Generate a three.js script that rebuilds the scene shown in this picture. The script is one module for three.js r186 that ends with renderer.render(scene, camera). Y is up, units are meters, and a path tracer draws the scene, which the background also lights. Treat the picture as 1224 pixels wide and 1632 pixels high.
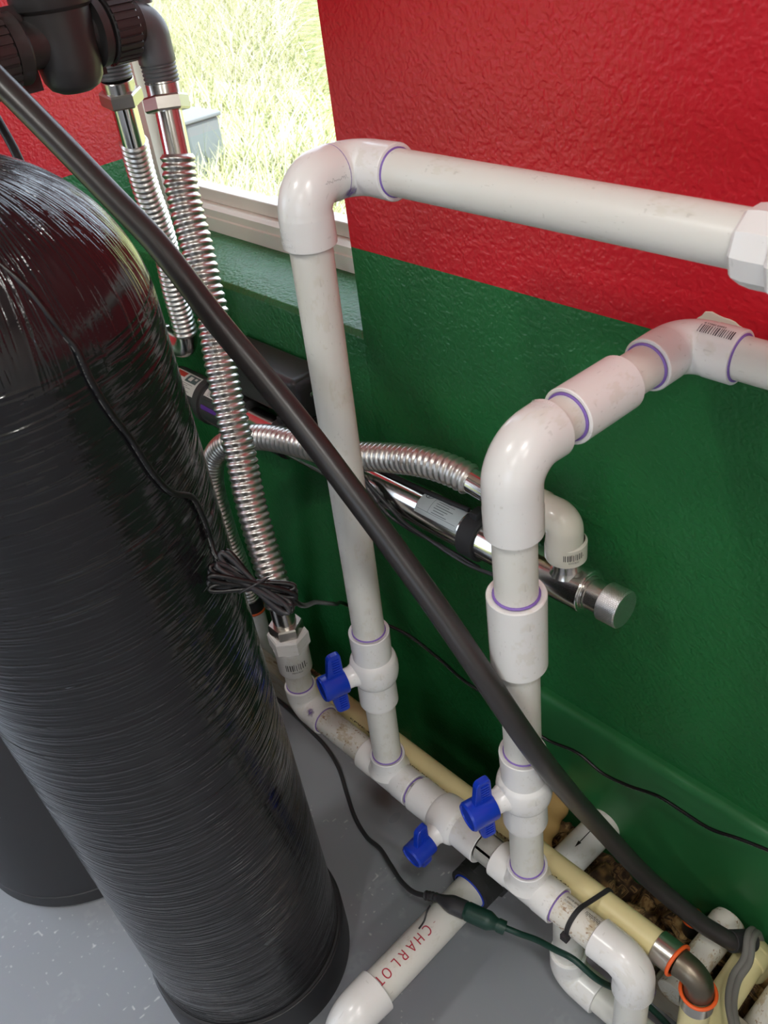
import * as THREE from 'three';
import { RoundedBoxGeometry } from 'three/addons/geometries/RoundedBoxGeometry.js';
import { mergeGeometries, toCreasedNormals } from 'three/addons/utils/BufferGeometryUtils.js';
import { RectAreaLightUniformsLib } from 'three/addons/lights/RectAreaLightUniformsLib.js';

// ------------------------------------------------------------------ camera, sky, sun, exposure
// y up, metres. The painted wall with the window is the plane z = 0, the floor is y = 0.
const scene = new THREE.Scene();
const renderer = new THREE.WebGLRenderer({ antialias: true });
renderer.toneMapping = THREE.LinearToneMapping;
renderer.toneMappingExposure = 1.24;
renderer.shadowMap.enabled = true;
const camera = new THREE.PerspectiveCamera(59.08, 1224 / 1632, 0.02, 200);
camera.rotation.order = 'YXZ';
camera.position.set(0, 1.6, 0.9);
camera.rotation.set(-0.627, 0.897, -0.141);
camera.focus = 1.3;
camera.userData.fStop = 14;
scene.background = new THREE.Color().setRGB(2.5, 2.9, 3.4);
const sun = new THREE.DirectionalLight(new THREE.Color().setRGB(1, 0.96, 0.88), 8.5);
sun.position.set(1, 14, -5.3);         // high, along the house wall: lights the meadow, not the room
sun.target.position.set(-8, 0, -5.4);
sun.castShadow = true;
sun.shadow.mapSize.set(2048, 2048);
Object.assign(sun.shadow.camera, { left: -26, right: 26, top: 26, bottom: -26, near: 1, far: 60 });
scene.add(sun, sun.target);
RectAreaLightUniformsLib.init();
const LAMP = 102;                        // luminance of the ceiling lamps
const lampSpots = [[0.45, 1.1], [0.6, 2.6], [-1.05, 1.6], [1.5, 1.4]];

// ------------------------------------------------------------------ helpers
let seed = 20240611;
const rnd = () => { seed = (seed + 0x6D2B79F5) | 0; let t = Math.imul(seed ^ (seed >>> 15), 1 | seed); t = (t + Math.imul(t ^ (t >>> 7), 61 | t)) ^ t; return ((t ^ (t >>> 14)) >>> 0) / 4294967296; };
const rr = (a, b) => a + (b - a) * rnd();
const V = (x, y, z) => new THREE.Vector3(x, y, z);
const v3 = (a) => (a.isVector3 ? a.clone() : new THREE.Vector3(...a));
const UP = V(0, 1, 0);
const taken = {};
function numbered(n) { if (!(n in taken)) { taken[n] = 0; return n; } taken[n]++; return n + '_' + String(taken[n]).padStart(3, '0'); }
function shade(o) { o.castShadow = true; o.receiveShadow = true; return o; }
function part(name, geos, mat, parent, label) {
  const list = (Array.isArray(geos) ? geos : [geos]).map((g) => (g.index ? g.toNonIndexed() : g));
  const m = shade(new THREE.Mesh(list.length > 1 ? mergeGeometries(list) : list[0], mat));
  m.name = name; parent.add(m);
  if (label) m.userData.label = label;
  return m;
}
function thing(name, label, category, group) {
  const g = new THREE.Group(); g.name = numbered(name); g.userData = { label, category };
  if (group) g.userData.group = group;
  scene.add(g); return g;
}
function struct(name, label) { const g = new THREE.Group(); g.name = name; g.userData = { kind: 'structure', label, category: label ? name.split('_')[0] : undefined }; scene.add(g); return g; }
function single(name, geos, mat, label, category, extra) { const m = part(numbered(name), geos, mat, scene); m.userData = { label, category, ...(extra || {}) }; return m; }

// a path of points swept with radii; uv = (turn, metres)
function sweepPath(P, R, seg = 24, caps = true) {
  const n = P.length, T = [], S = [0];
  for (let i = 0; i < n; i++) {
    const a = P[Math.max(0, i - 1)], b = P[Math.min(n - 1, i + 1)];
    T.push(b.clone().sub(a).normalize());
    if (i) S.push(S[i - 1] + P[i].distanceTo(P[i - 1]));
  }
  let u = Math.abs(T[0].y) < 0.9 ? UP.clone() : V(1, 0, 0);
  u.sub(T[0].clone().multiplyScalar(u.dot(T[0]))).normalize();
  const pos = [], nor = [], uv = [], idx = [];
  for (let i = 0; i < n; i++) {
    u.sub(T[i].clone().multiplyScalar(u.dot(T[i]))).normalize();
    const w = T[i].clone().cross(u);
    const i0 = Math.max(0, i - 1), i1 = Math.min(n - 1, i + 1), ds = S[i1] - S[i0];
    const dr = ds > 1e-7 ? (R[i1] - R[i0]) / ds : 0;
    for (let j = 0; j <= seg; j++) {
      const t = (j / seg) * Math.PI * 2, c = Math.cos(t), s = Math.sin(t);
      const d = u.clone().multiplyScalar(c).addScaledVector(w, s);
      pos.push(P[i].x + d.x * R[i], P[i].y + d.y * R[i], P[i].z + d.z * R[i]);
      const nn = d.addScaledVector(T[i], -dr).normalize();
      nor.push(nn.x, nn.y, nn.z); uv.push(j / seg, S[i]);
    }
  }
  for (let i = 0; i < n - 1; i++) for (let j = 0; j < seg; j++) {
    const a = i * (seg + 1) + j, b = a + seg + 1;
    idx.push(a, a + 1, b, b, a + 1, b + 1);
  }
  if (caps) for (const e of [0, n - 1]) {
    const t = T[e].clone().multiplyScalar(e ? 1 : -1), c = pos.length / 3;
    pos.push(P[e].x, P[e].y, P[e].z); nor.push(t.x, t.y, t.z); uv.push(0.5, S[e]);
    for (let j = 0; j <= seg; j++) {
      const k = (e * (seg + 1) + j) * 3;
      pos.push(pos[k], pos[k + 1], pos[k + 2]); nor.push(t.x, t.y, t.z); uv.push(j / seg, S[e]);
      if (j < seg) e ? idx.push(c, c + 1 + j, c + 2 + j) : idx.push(c, c + 2 + j, c + 1 + j);
    }
  }
  const g = new THREE.BufferGeometry();
  g.setAttribute('position', new THREE.Float32BufferAttribute(pos, 3));
  g.setAttribute('normal', new THREE.Float32BufferAttribute(nor, 3));
  g.setAttribute('uv', new THREE.Float32BufferAttribute(uv, 2));
  g.setIndex(idx);
  return g;
}
const curveOf = (pts) => new THREE.CatmullRomCurve3(pts.map(v3), false, 'centripetal');
function tube(pts, r, n = 60, seg = 14) { const c = curveOf(pts); return sweepPath(c.getSpacedPoints(n), new Array(n + 1).fill(r), seg); }
// ringed (corrugated) hose
function ringed(pts, r, depth, pitch, seg = 28, per = 10) {
  const c = curveOf(pts), L = c.getLength(), k = Math.round(L / pitch), n = k * per, R = [];
  for (let i = 0; i <= n; i++) { const q = 0.5 - 0.5 * Math.cos((i / per) * Math.PI * 2); R.push(r - depth + depth * Math.pow(q, 0.7)); }
  c.arcLengthDivisions = 2000; c.updateArcLengths();
  return sweepPath(c.getSpacedPoints(n), R, seg);
}
// profile [[radius, along]...] turned round the axis A + t dir
function lathe(profile, A, dir, seg = 40, crease = 0.55) {
  const p = profile.filter((q, i) => !i || Math.hypot(q[0] - profile[i - 1][0], q[1] - profile[i - 1][1]) > 1e-7), n = p.length, sn = [], S = [0];
  for (let i = 0; i < n - 1; i++) { const dx = p[i + 1][0] - p[i][0], dy = p[i + 1][1] - p[i][1], l = Math.hypot(dx, dy); sn.push([dy / l, -dx / l]); S.push(S[i] + l); }
  const cut = crease || 1.2, near = (a, b) => a[0] * b[0] + a[1] * b[1] > Math.cos(cut), avg = (a, b) => { const x = a[0] + b[0], y = a[1] + b[1], l = Math.hypot(x, y); return [x / l, y / l]; };
  const pos = [], nor = [], uv = [], idx = [], flat = seg < 12;
  for (let i = 0; i < n - 1; i++) {
    const n0 = i && near(sn[i - 1], sn[i]) ? avg(sn[i - 1], sn[i]) : sn[i], n1 = i < n - 2 && near(sn[i + 1], sn[i]) ? avg(sn[i + 1], sn[i]) : sn[i];
    for (let j = 0; j < seg; j++) {
      const b = pos.length / 3;
      for (const [k, jj] of [[0, j], [0, j + 1], [1, j], [1, j + 1]]) {
        const t = (jj / seg) * Math.PI * 2, tn = flat ? ((j + 0.5) / seg) * Math.PI * 2 : t, q = p[i + k], m = k ? n1 : n0;
        pos.push(q[0] * Math.sin(t), q[1], q[0] * Math.cos(t)); nor.push(m[0] * Math.sin(tn), m[1], m[0] * Math.cos(tn)); uv.push(jj / seg, S[i + k]);
      }
      idx.push(b, b + 1, b + 3, b, b + 3, b + 2);
    }
  }
  const g = new THREE.BufferGeometry();
  g.setAttribute('position', new THREE.Float32BufferAttribute(pos, 3)); g.setAttribute('normal', new THREE.Float32BufferAttribute(nor, 3)); g.setAttribute('uv', new THREE.Float32BufferAttribute(uv, 2)); g.setIndex(idx);
  g.applyQuaternion(new THREE.Quaternion().setFromUnitVectors(UP, v3(dir).normalize()));
  const a = v3(A); g.translate(a.x, a.y, a.z);
  return g;
}
function rod(a, b, r, ch = 0.0008, seg = 36) { a = v3(a); b = v3(b); const L = a.distanceTo(b); return lathe([[0, 0], [r - ch, 0], [r, ch], [r, L - ch], [r - ch, L], [0, L]], a, b.clone().sub(a), seg); }
function hexNut(A, dir, rad, h, turn = 0) {
  const g = new THREE.LatheGeometry([[0, 0], [rad * 0.93, 0], [rad, h * 0.13], [rad, h * 0.87], [rad * 0.93, h], [0, h]].map((p) => new THREE.Vector2(Math.max(p[0], 1e-5), p[1])), 6).toNonIndexed();
  g.computeVertexNormals(); g.rotateY(turn);
  g.applyQuaternion(new THREE.Quaternion().setFromUnitVectors(UP, v3(dir).normalize()));
  const a = v3(A); g.translate(a.x, a.y, a.z); return g;
}
// uv in metres from the position, by the way each face points
function metreUV(g) {
  g = g.index ? g.toNonIndexed() : g;
  const p = g.attributes.position, n = g.attributes.normal, uv = [];
  for (let i = 0; i < p.count; i++) {
    const ax = Math.abs(n.getX(i)), ay = Math.abs(n.getY(i)), az = Math.abs(n.getZ(i));
    if (ay > ax && ay > az) uv.push(p.getX(i), p.getZ(i));
    else if (ax > az) uv.push(p.getZ(i), p.getY(i));
    else uv.push(p.getX(i), p.getY(i));
  }
  g.setAttribute('uv', new THREE.Float32BufferAttribute(uv, 2));
  return g;
}
function box(x0, x1, y0, y1, z0, z1) { const g = new THREE.BoxGeometry(x1 - x0, y1 - y0, z1 - z0); g.translate((x0 + x1) / 2, (y0 + y1) / 2, (z0 + z1) / 2); return metreUV(g); }
function rbox(x0, x1, y0, y1, z0, z1, r = 0.003, s = 3) { const g = new RoundedBoxGeometry(x1 - x0, y1 - y0, z1 - z0, s, r); g.translate((x0 + x1) / 2, (y0 + y1) / 2, (z0 + z1) / 2); return metreUV(g); }
// section [[z, y]...] drawn out along x
function alongX(section, x0, x1) {
  const sh = new THREE.Shape(section.map((p) => new THREE.Vector2(-p[0], p[1])));
  const g = new THREE.ExtrudeGeometry(sh, { depth: x1 - x0, bevelEnabled: false, steps: 1 });
  g.rotateY(Math.PI / 2); g.translate(x0, 0, 0);
  return metreUV(toCreasedNormals(g, 0.6));
}

// ------------------------------------------------------------------ noise and textures
function lattice(n, s) { const a = new Float32Array(n * n); let q = s | 0; for (let i = 0; i < a.length; i++) { q = (Math.imul(q, 1664525) + 1013904223) | 0; a[i] = ((q >>> 8) & 0xffff) / 65535; } return a; }
function vnoise(nx, ny, s) {     // periodic value noise on the unit square, nx by ny cells
  const n = Math.max(nx, ny), a = lattice(n, s);
  return (u, v) => {
    const x = ((u % 1) + 1) % 1 * nx, y = ((v % 1) + 1) % 1 * ny, i = Math.floor(x) % nx, j = Math.floor(y) % ny, f = x - Math.floor(x), g = y - Math.floor(y);
    const a1 = f * f * (3 - 2 * f), b1 = g * g * (3 - 2 * g), i1 = (i + 1) % nx, j1 = (j + 1) % ny;
    return (a[j * n + i] * (1 - a1) + a[j * n + i1] * a1) * (1 - b1) + (a[j1 * n + i] * (1 - a1) + a[j1 * n + i1] * a1) * b1;
  };
}
function dataTex(w, h, fn, srgb = false) {
  const d = new Uint8Array(w * h * 4);
  for (let y = 0; y < h; y++) for (let x = 0; x < w; x++) {
    const c = fn(x / w, y / h, x, y), k = (y * w + x) * 4;
    if (typeof c === 'number') d[k] = d[k + 1] = d[k + 2] = Math.max(0, Math.min(255, c * 255));
    else for (let i = 0; i < 3; i++) d[k + i] = Math.max(0, Math.min(255, c[i] * 255));
    d[k + 3] = 255;
  }
  const t = new THREE.DataTexture(d, w, h);
  t.wrapS = t.wrapT = THREE.RepeatWrapping; t.magFilter = THREE.LinearFilter; t.minFilter = THREE.LinearMipmapLinearFilter; t.generateMipmaps = true;
  if (srgb) t.colorSpace = THREE.SRGBColorSpace;
  t.needsUpdate = true; return t;
}
function rep(t, x, y) { t.repeat.set(x, y); return t; }
function canvasTex(w, h, draw) { const c = document.createElement('canvas'); c.width = w; c.height = h; draw(c.getContext('2d'), w, h); const t = new THREE.CanvasTexture(c); t.colorSpace = THREE.SRGBColorSpace; t.wrapS = t.wrapT = THREE.RepeatWrapping; return t; }
const mix = (a, b, t) => a.map((v, i) => v + (b[i] - v) * t);
const step = (a, b, x) => { const t = Math.max(0, Math.min(1, (x - a) / (b - a))); return t * t * (3 - 2 * t); };

// sprayed, knocked-down wall plaster under paint: flattened blobs
const wn1 = vnoise(52, 52, 3), wn2 = vnoise(110, 110, 7), wn3 = vnoise(20, 20, 9), wn4 = vnoise(210, 210, 13);
const wn5 = vnoise(90, 90, 17);
const wallBump = rep(dataTex(1024, 1024, (u, v) => {
  const wu = u + 0.01 * wn3(u, v), wv = v + 0.01 * wn3(v + 0.3, u);
  const a = 0.5 * wn1(wu, wv) + 0.5 * wn5(wu, wv);
  return 0.5 * step(0.28, 0.72, a) + 0.33 * wn2(wu, wv) + 0.17 * wn4(u, v);
}), 1 / 0.4, 1 / 0.4);
const fn1 = vnoise(7, 7, 21), fn2 = vnoise(60, 60, 23), fn3 = vnoise(230, 230, 29), fn4 = vnoise(19, 19, 31);
const floorMap = rep(dataTex(1024, 1024, (u, v) => {
  const base = mix([0.535, 0.55, 0.575], [0.58, 0.595, 0.62], fn1(u, v));
  const smear = step(0.62, 0.8, 0.6 * fn4(u, v) + 0.4 * fn2(u, v)) * step(0.35, 0.8, fn3(u, v)), fleck = step(0.9, 0.97, fn3(u + 0.37, v + 0.11)) * step(0.5, 0.7, fn4(v, u));
  return mix(mix(base, [0.66, 0.675, 0.69], 0.3 * smear), [0.86, 0.86, 0.86], 0.7 * fleck);
}, true), 1 / 1.6, 1 / 1.6);
const floorRough = rep(dataTex(512, 512, (u, v) => 0.2 + 0.22 * fn1(u, v) + 0.18 * fn2(u, v)), 1 / 1.6, 1 / 1.6);
const dn1 = vnoise(6, 6, 41), dn2 = vnoise(22, 22, 43), dn3 = vnoise(90, 60, 47);
const grubby = rep(dataTex(512, 512, (u, v) => {
  const s = step(0.5, 0.72, 0.4 * dn1(u, v) + 0.35 * dn2(u, v) + 0.25 * dn3(u, v));
  const k = step(0.74, 0.84, 0.5 * dn2(v, u) + 0.5 * dn3(v, u));
  return mix(mix([0.86, 0.845, 0.81], [0.74, 0.67, 0.55], 0.75 * s), [0.50, 0.36, 0.24], 0.6 * k);
}, true), 1, 5);
const pvcTint = rep(dataTex(512, 512, (u, v) => {
  const s = step(0.62, 0.75, 0.45 * dn1(u, v) + 0.35 * dn2(u, v) + 0.2 * dn3(u, v)), k = step(0.82, 0.88, 0.3 * dn2(v, u) + 0.7 * dn3(u, v));
  return mix(mix([1, 1, 1], [0.975, 0.97, 0.955], s), [0.86, 0.855, 0.85], 0.4 * k);
}, true), 1, 4);
const rubbleMap = rep(dataTex(512, 512, (u, v) => {
  const a = dn2(u, v), b = dn3(u, v), c = dn1(u, v);
  return mix(mix([0.24, 0.18, 0.13], [0.58, 0.45, 0.28], step(0.35, 0.7, 0.6 * a + 0.4 * c)), [0.78, 0.66, 0.45], 0.7 * step(0.55, 0.75, 0.5 * b + 0.5 * c));
}, true), 4, 4);
const turfMap = rep(dataTex(512, 512, (u, v) => mix([0.36, 0.42, 0.2], [0.62, 0.6, 0.4], step(0.3, 0.7, 0.5 * dn2(u, v) + 0.5 * dn3(u, v))), true), 0.5, 0.5);
const knurl = rep(dataTex(64, 64, (u, v) => Math.abs(((u + v) % 1) - 0.5) + Math.abs(((u - v + 1) % 1) - 0.5)), 46, 340);
const hair = vnoise(400, 6, 51);
const brushed = rep(dataTex(512, 256, (u, v) => 0.5 + 0.5 * hair(v, u)), 1, 4);

// glass-fibre strands wound on the tank under black resin: thin overlapping strokes, round the barrel and up over the dome
const TANK_LEN = 1.53;      // metres of profile that the strand texture covers
const strandTex = (() => {
  const W = 2048, H = 2048, a = new Float32Array(W * H).fill(0.45);
  const stroke = (x, y, len, slope, k, vertical) => {
    const w = rr(1.5, 5);
    for (let i = 0; i < len; i++) {
      const f = Math.min(1, Math.min(i, len - i) / 22);
      for (let e = -4; e <= 4; e++) {
        let px = vertical ? x + slope * i + e : x + i, py = vertical ? y + i : y + slope * i + e;
        px = ((Math.round(px) % W) + W) % W; py = Math.round(py); if (py < 0 || py >= H) continue;
        a[py * W + px] += k * f * Math.exp(-e * e / w);
      }
    }
  };
  const dome = Math.round(H * 0.848);
  for (let i = 0; i < 6500; i++) stroke(rnd() * W, rnd() * (dome + 10), 60 + rnd() * 420, rr(-0.015, 0.015) + 0.012, rr(-0.16, 0.24), false);
  for (let i = 0; i < 900; i++) stroke(rnd() * W, rnd() * dome, 40 + rnd() * 160, rr(-0.1, 0.1), rr(-0.1, 0.2), false);
  for (let i = 0; i < 2600; i++) stroke(rnd() * W, dome - 26 + rnd() * (H - dome + 20), 50 + rnd() * 230, rr(-0.05, 0.28), rr(-0.14, 0.22), true);
  const d = new Uint8Array(W * H * 4);
  for (let i = 0; i < W * H; i++) { d[i * 4] = d[i * 4 + 1] = d[i * 4 + 2] = Math.max(0, Math.min(255, a[i] * 255)); d[i * 4 + 3] = 255; }
  const t = new THREE.DataTexture(d, W, H); t.wrapS = t.wrapT = THREE.RepeatWrapping; t.magFilter = THREE.LinearFilter; t.minFilter = THREE.LinearMipmapLinearFilter; t.generateMipmaps = true; t.needsUpdate = true;
  return rep(t, 1, 1 / TANK_LEN);
})();

// flat prints
const printOn = (w, h, draw) => canvasTex(w, h, draw);
const barcode = printOn(256, 96, (c, w, h) => { c.clearRect(0, 0, w, h); c.fillStyle = '#22222a'; let x = 12; while (x < w - 14) { const b = 4 + Math.floor(rnd() * 5); c.fillRect(x, 30, b, 58); x += b + 6 + Math.floor(rnd() * 8); } c.font = 'bold 22px sans-serif'; c.fillText('6 11942 03853', 20, 22); });
const smallBarcode = printOn(256, 96, (c, w, h) => { c.clearRect(0, 0, w, h); c.fillStyle = '#2b2b30'; let x = 30; c.fillRect(6, 50, 12, 6); while (x < w - 14) { const b = 5 + Math.floor(rnd() * 6); c.fillRect(x, 28 + rnd() * 8, b, 56); x += b + 9 + Math.floor(rnd() * 10); } c.font = '20px sans-serif'; c.fillText('ASTM D2466', 70, 20); });
const moulded = printOn(256, 128, (c, w, h) => { c.clearRect(0, 0, w, h); c.fillStyle = '#ffffff'; c.textAlign = 'center'; c.font = 'bold 34px sans-serif'; c.fillText('CHARLOTTE', w / 2, 36); c.font = 'bold 26px sans-serif'; c.fillText('PVC SCH 40', w / 2, 72); c.fillText('NSF-PW', w / 2, 106); });
const pipePrint = printOn(1024, 128, (c, w, h) => { c.clearRect(0, 0, w, h); c.fillStyle = '#3a3836'; c.font = 'bold 30px sans-serif'; c.fillText('ASTM D1785  NSF-PW  SCH 40', 20, 44); c.font = '26px sans-serif'; c.fillText('PVC1120  480 PSI @ 73F', 20, 86); for (let i = 0; i < 16; i++) { c.fillRect(520 + i * 30, 20, 8, 40 + (i % 3) * 8); c.fillRect(532 + i * 30, 30 + (i % 2) * 18, 12, 7); } });
const yellowPrint = printOn(1024, 64, (c, w, h) => { c.clearRect(0, 0, w, h); c.fillStyle = '#4a4438'; c.font = 'bold 34px sans-serif'; c.fillText('CPVC 4120  SDR 11  100 PSI @ 180F  NSF-PW  ASTM D2846  1-1/4"', 10, 42); });
const redPrint = printOn(1024, 128, (c, w, h) => { c.clearRect(0, 0, w, h); c.fillStyle = '#b3263c'; c.textBaseline = 'middle'; c.font = '84px sans-serif'; [...'CHARLOT'].forEach((k, i) => c.fillText(k, 452 + i * 74, 66)); c.font = '34px sans-serif'; c.fillText('~', 400, 66); });
const arrowPrint = printOn(128, 256, (c, w, h) => { c.clearRect(0, 0, w, h); c.strokeStyle = c.fillStyle = '#17181c'; c.lineWidth = 12; c.beginPath(); c.moveTo(64, 12); c.lineTo(64, 190); c.stroke(); c.beginPath(); c.moveTo(64, 246); c.lineTo(40, 176); c.lineTo(88, 176); c.fill(); });
const uvLabel = printOn(512, 256, (c, w, h) => { c.fillStyle = '#b9c2c4'; c.fillRect(0, 0, w, h); c.strokeStyle = '#2a3237'; c.lineWidth = 7; c.beginPath(); c.ellipse(86, 66, 58, 30, -0.5, 0, 5.2); c.stroke(); c.beginPath(); c.moveTo(60, 96); c.lineTo(128, 34); c.stroke(); c.fillStyle = '#3b454a'; for (let i = 0; i < 9; i++) { c.fillRect(190 + (i % 2) * 10, 24 + i * 22, 120 + ((i * 53) % 90), 5); } c.fillRect(20, 216, 470, 3); c.fillRect(150, 16, 3, 200); });
const lampLabel = printOn(256, 256, (c, w, h) => { c.fillStyle = '#d2d0c9'; c.fillRect(0, 0, w, h); c.fillStyle = '#b5392f'; c.fillRect(20, 16, 90, 70); c.fillStyle = '#4d5a5a'; c.fillRect(130, 20, 100, 100); c.fillStyle = '#d2d0c9'; c.fillRect(150, 40, 30, 60); c.fillRect(195, 40, 20, 30); c.fillStyle = '#555'; for (let i = 0; i < 5; i++) c.fillRect(24, 140 + i * 20, 190 - (i * 37) % 70, 5); });
const cablePrint = dataTex(64, 512, (u, v) => { const k = Math.abs(u - 0.25) < 0.03 && v < 0.86 && fn3(0.13, v * 0.6) > 0.42 ? 1 : 0; return k ? [0.55, 0.55, 0.54] : [0.035, 0.035, 0.04]; }, true);
rep(cablePrint, 1, 1 / 0.12);
const stainPrint = printOn(128, 128, (c, w, h) => { c.clearRect(0, 0, w, h); for (let i = 0; i < 46; i++) { const a = rnd() * 6.28, q = rnd() * 44; c.fillStyle = `rgba(112,80,160,${0.05 + 0.1 * rnd()})`; c.beginPath(); c.ellipse(64 + Math.cos(a) * q, 64 + Math.sin(a) * q * 0.8, 8 + rnd() * 12, 6 + rnd() * 16, rnd() * 3, 0, 6.29); c.fill(); } });
const pencil = printOn(256, 96, (c, w, h) => { c.clearRect(0, 0, w, h); c.strokeStyle = 'rgba(80,70,92,0.5)'; c.lineWidth = 3; c.beginPath(); c.moveTo(8, 60); let x = 8; for (let i = 0; i < 12; i++) { c.quadraticCurveTo(x + 8, 60 - 40 * rnd(), x + 18, 58 + 10 * rnd()); x += 19; } c.stroke(); });
const scribble = printOn(256, 128, (c, w, h) => { c.clearRect(0, 0, w, h); c.strokeStyle = 'rgba(190,190,190,0.5)'; c.lineWidth = 7; c.beginPath(); c.moveTo(10, 40); c.bezierCurveTo(60, 10, 70, 90, 100, 60); c.bezierCurveTo(130, 20, 120, 110, 160, 70); c.bezierCurveTo(200, 40, 180, 110, 240, 90); c.stroke(); });

// ------------------------------------------------------------------ materials
const std = (o) => new THREE.MeshStandardMaterial(o);
const phy = (o) => new THREE.MeshPhysicalMaterial(o);
const rgb = (r, g, b) => new THREE.Color().setRGB(r, g, b);
const M = {
  red: std({ color: rgb(0.53, 0.007, 0.018), roughness: 0.4, bumpMap: wallBump, bumpScale: 0.001 }),
  green: std({ color: rgb(0.014, 0.13, 0.034), roughness: 0.4, bumpMap: wallBump, bumpScale: 0.001 }),
  greenBoard: std({ color: rgb(0.02, 0.138, 0.042), roughness: 0.36 }),
  plaster: std({ color: rgb(0.66, 0.65, 0.62), roughness: 0.7 }),
  ceiling: std({ color: rgb(0.78, 0.77, 0.74), roughness: 0.9 }),
  floor: std({ color: 0xffffff, map: floorMap, roughnessMap: floorRough, roughness: 1, metalness: 0 }),
  vinyl: std({ color: rgb(0.78, 0.76, 0.68), roughness: 0.45 }),
  pane: phy({ color: 0xffffff, transmission: 1, thickness: 0, roughness: 0.0, ior: 1.5 }),
  wire: std({ color: rgb(0.12, 0.12, 0.12), roughness: 0.6 }),
  pipe: std({ color: rgb(0.74, 0.73, 0.685), map: pvcTint, roughness: 0.34 }),
  fitting: std({ color: rgb(0.83, 0.82, 0.81), map: pvcTint, roughness: 0.24 }),
  ivory: std({ color: rgb(0.74, 0.71, 0.62), roughness: 0.22 }),
  dirtyPipe: std({ map: grubby, roughness: 0.5 }),
  yellow: std({ color: rgb(0.76, 0.67, 0.36), roughness: 0.4 }),
  purple: std({ color: rgb(0.22, 0.13, 0.46), roughness: 0.4 }),
  teal: std({ color: rgb(0.02, 0.32, 0.4), roughness: 0.4 }),
  blue: std({ color: rgb(0.006, 0.04, 0.46), roughness: 0.28 }),
  tank: phy({ color: rgb(0.011, 0.011, 0.013), roughness: 0.13, bumpMap: strandTex, bumpScale: 0.0019, specularIntensity: 1 }),
  boot: std({ color: rgb(0.02, 0.02, 0.023), roughness: 0.42 }),
  blackPoly: std({ color: rgb(0.042, 0.04, 0.041), roughness: 0.38 }),
  hoseBlack: std({ color: rgb(0.03, 0.027, 0.027), roughness: 0.36 }),
  brine: std({ color: rgb(0.032, 0.032, 0.036), roughness: 0.55 }),
  rubber: std({ color: rgb(0.022, 0.022, 0.024), roughness: 0.7 }),
  greyPlastic: std({ color: rgb(0.13, 0.135, 0.145), roughness: 0.38 }),
  greyCable: std({ color: rgb(0.2, 0.19, 0.18), roughness: 0.5 }),
  chrome: std({ color: rgb(0.78, 0.77, 0.75), metalness: 1, roughness: 0.15 }),
  steel: std({ color: rgb(0.62, 0.6, 0.57), metalness: 1, roughness: 0.24 }),
  hoseSteel: std({ color: rgb(0.72, 0.7, 0.67), metalness: 1, roughness: 0.33 }),
  nut: std({ color: rgb(0.55, 0.52, 0.48), metalness: 1, roughness: 0.3 }),
  alu: std({ color: rgb(0.8, 0.8, 0.8), metalness: 1, roughness: 0.3, bumpMap: knurl, bumpScale: 0.0006 }),
  bronze: std({ color: rgb(0.2, 0.17, 0.13), metalness: 0.9, roughness: 0.38, bumpMap: brushed, bumpScale: 0.0002 }),
  brass: std({ color: rgb(0.45, 0.32, 0.15), metalness: 1, roughness: 0.35 }),
  orange: std({ color: rgb(0.85, 0.12, 0.02), roughness: 0.45 }),
  violet: std({ color: rgb(0.12, 0.03, 0.3), roughness: 0.35 }),
  cable: std({ color: rgb(0.035, 0.035, 0.039), roughness: 0.34 }),
  cablePrinted: std({ map: cablePrint, roughness: 0.38 }),
  greenCord: std({ color: rgb(0.008, 0.04, 0.028), roughness: 0.42 }),
  wood: std({ map: grubby, color: rgb(0.5, 0.47, 0.42), roughness: 0.75 }),
  rubble: std({ map: rubbleMap, roughness: 0.95 }),
  foam: std({ map: rubbleMap, color: rgb(1, 0.95, 0.8), roughness: 0.9 }),
  tanFoam: std({ color: rgb(0.56, 0.36, 0.13), roughness: 0.7 }),
  spackle: std({ color: rgb(0.68, 0.6, 0.5), roughness: 0.85 }),
  turf: std({ map: turfMap, roughness: 1 }),
  box: std({ color: rgb(0.13, 0.15, 0.16), roughness: 0.6 }),
  flex: std({ color: rgb(0.03, 0.03, 0.03), roughness: 0.45 }),
};
const decal = (t, rough = 0.4) => std({ map: t, transparent: true, roughness: rough, polygonOffset: true, polygonOffsetFactor: -2 });
const D = { barcode: decal(barcode), small: decal(smallBarcode), moulded: decal(moulded, 0.25), pipe: decal(pipePrint), yellow: decal(yellowPrint), red: decal(redPrint), arrow: decal(arrowPrint), scribble: decal(scribble, 0.6), stain: decal(stainPrint), pencil: decal(pencil), uv: std({ map: uvLabel, roughness: 0.4 }), lamp: std({ map: lampLabel, roughness: 0.4 }) };
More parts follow.
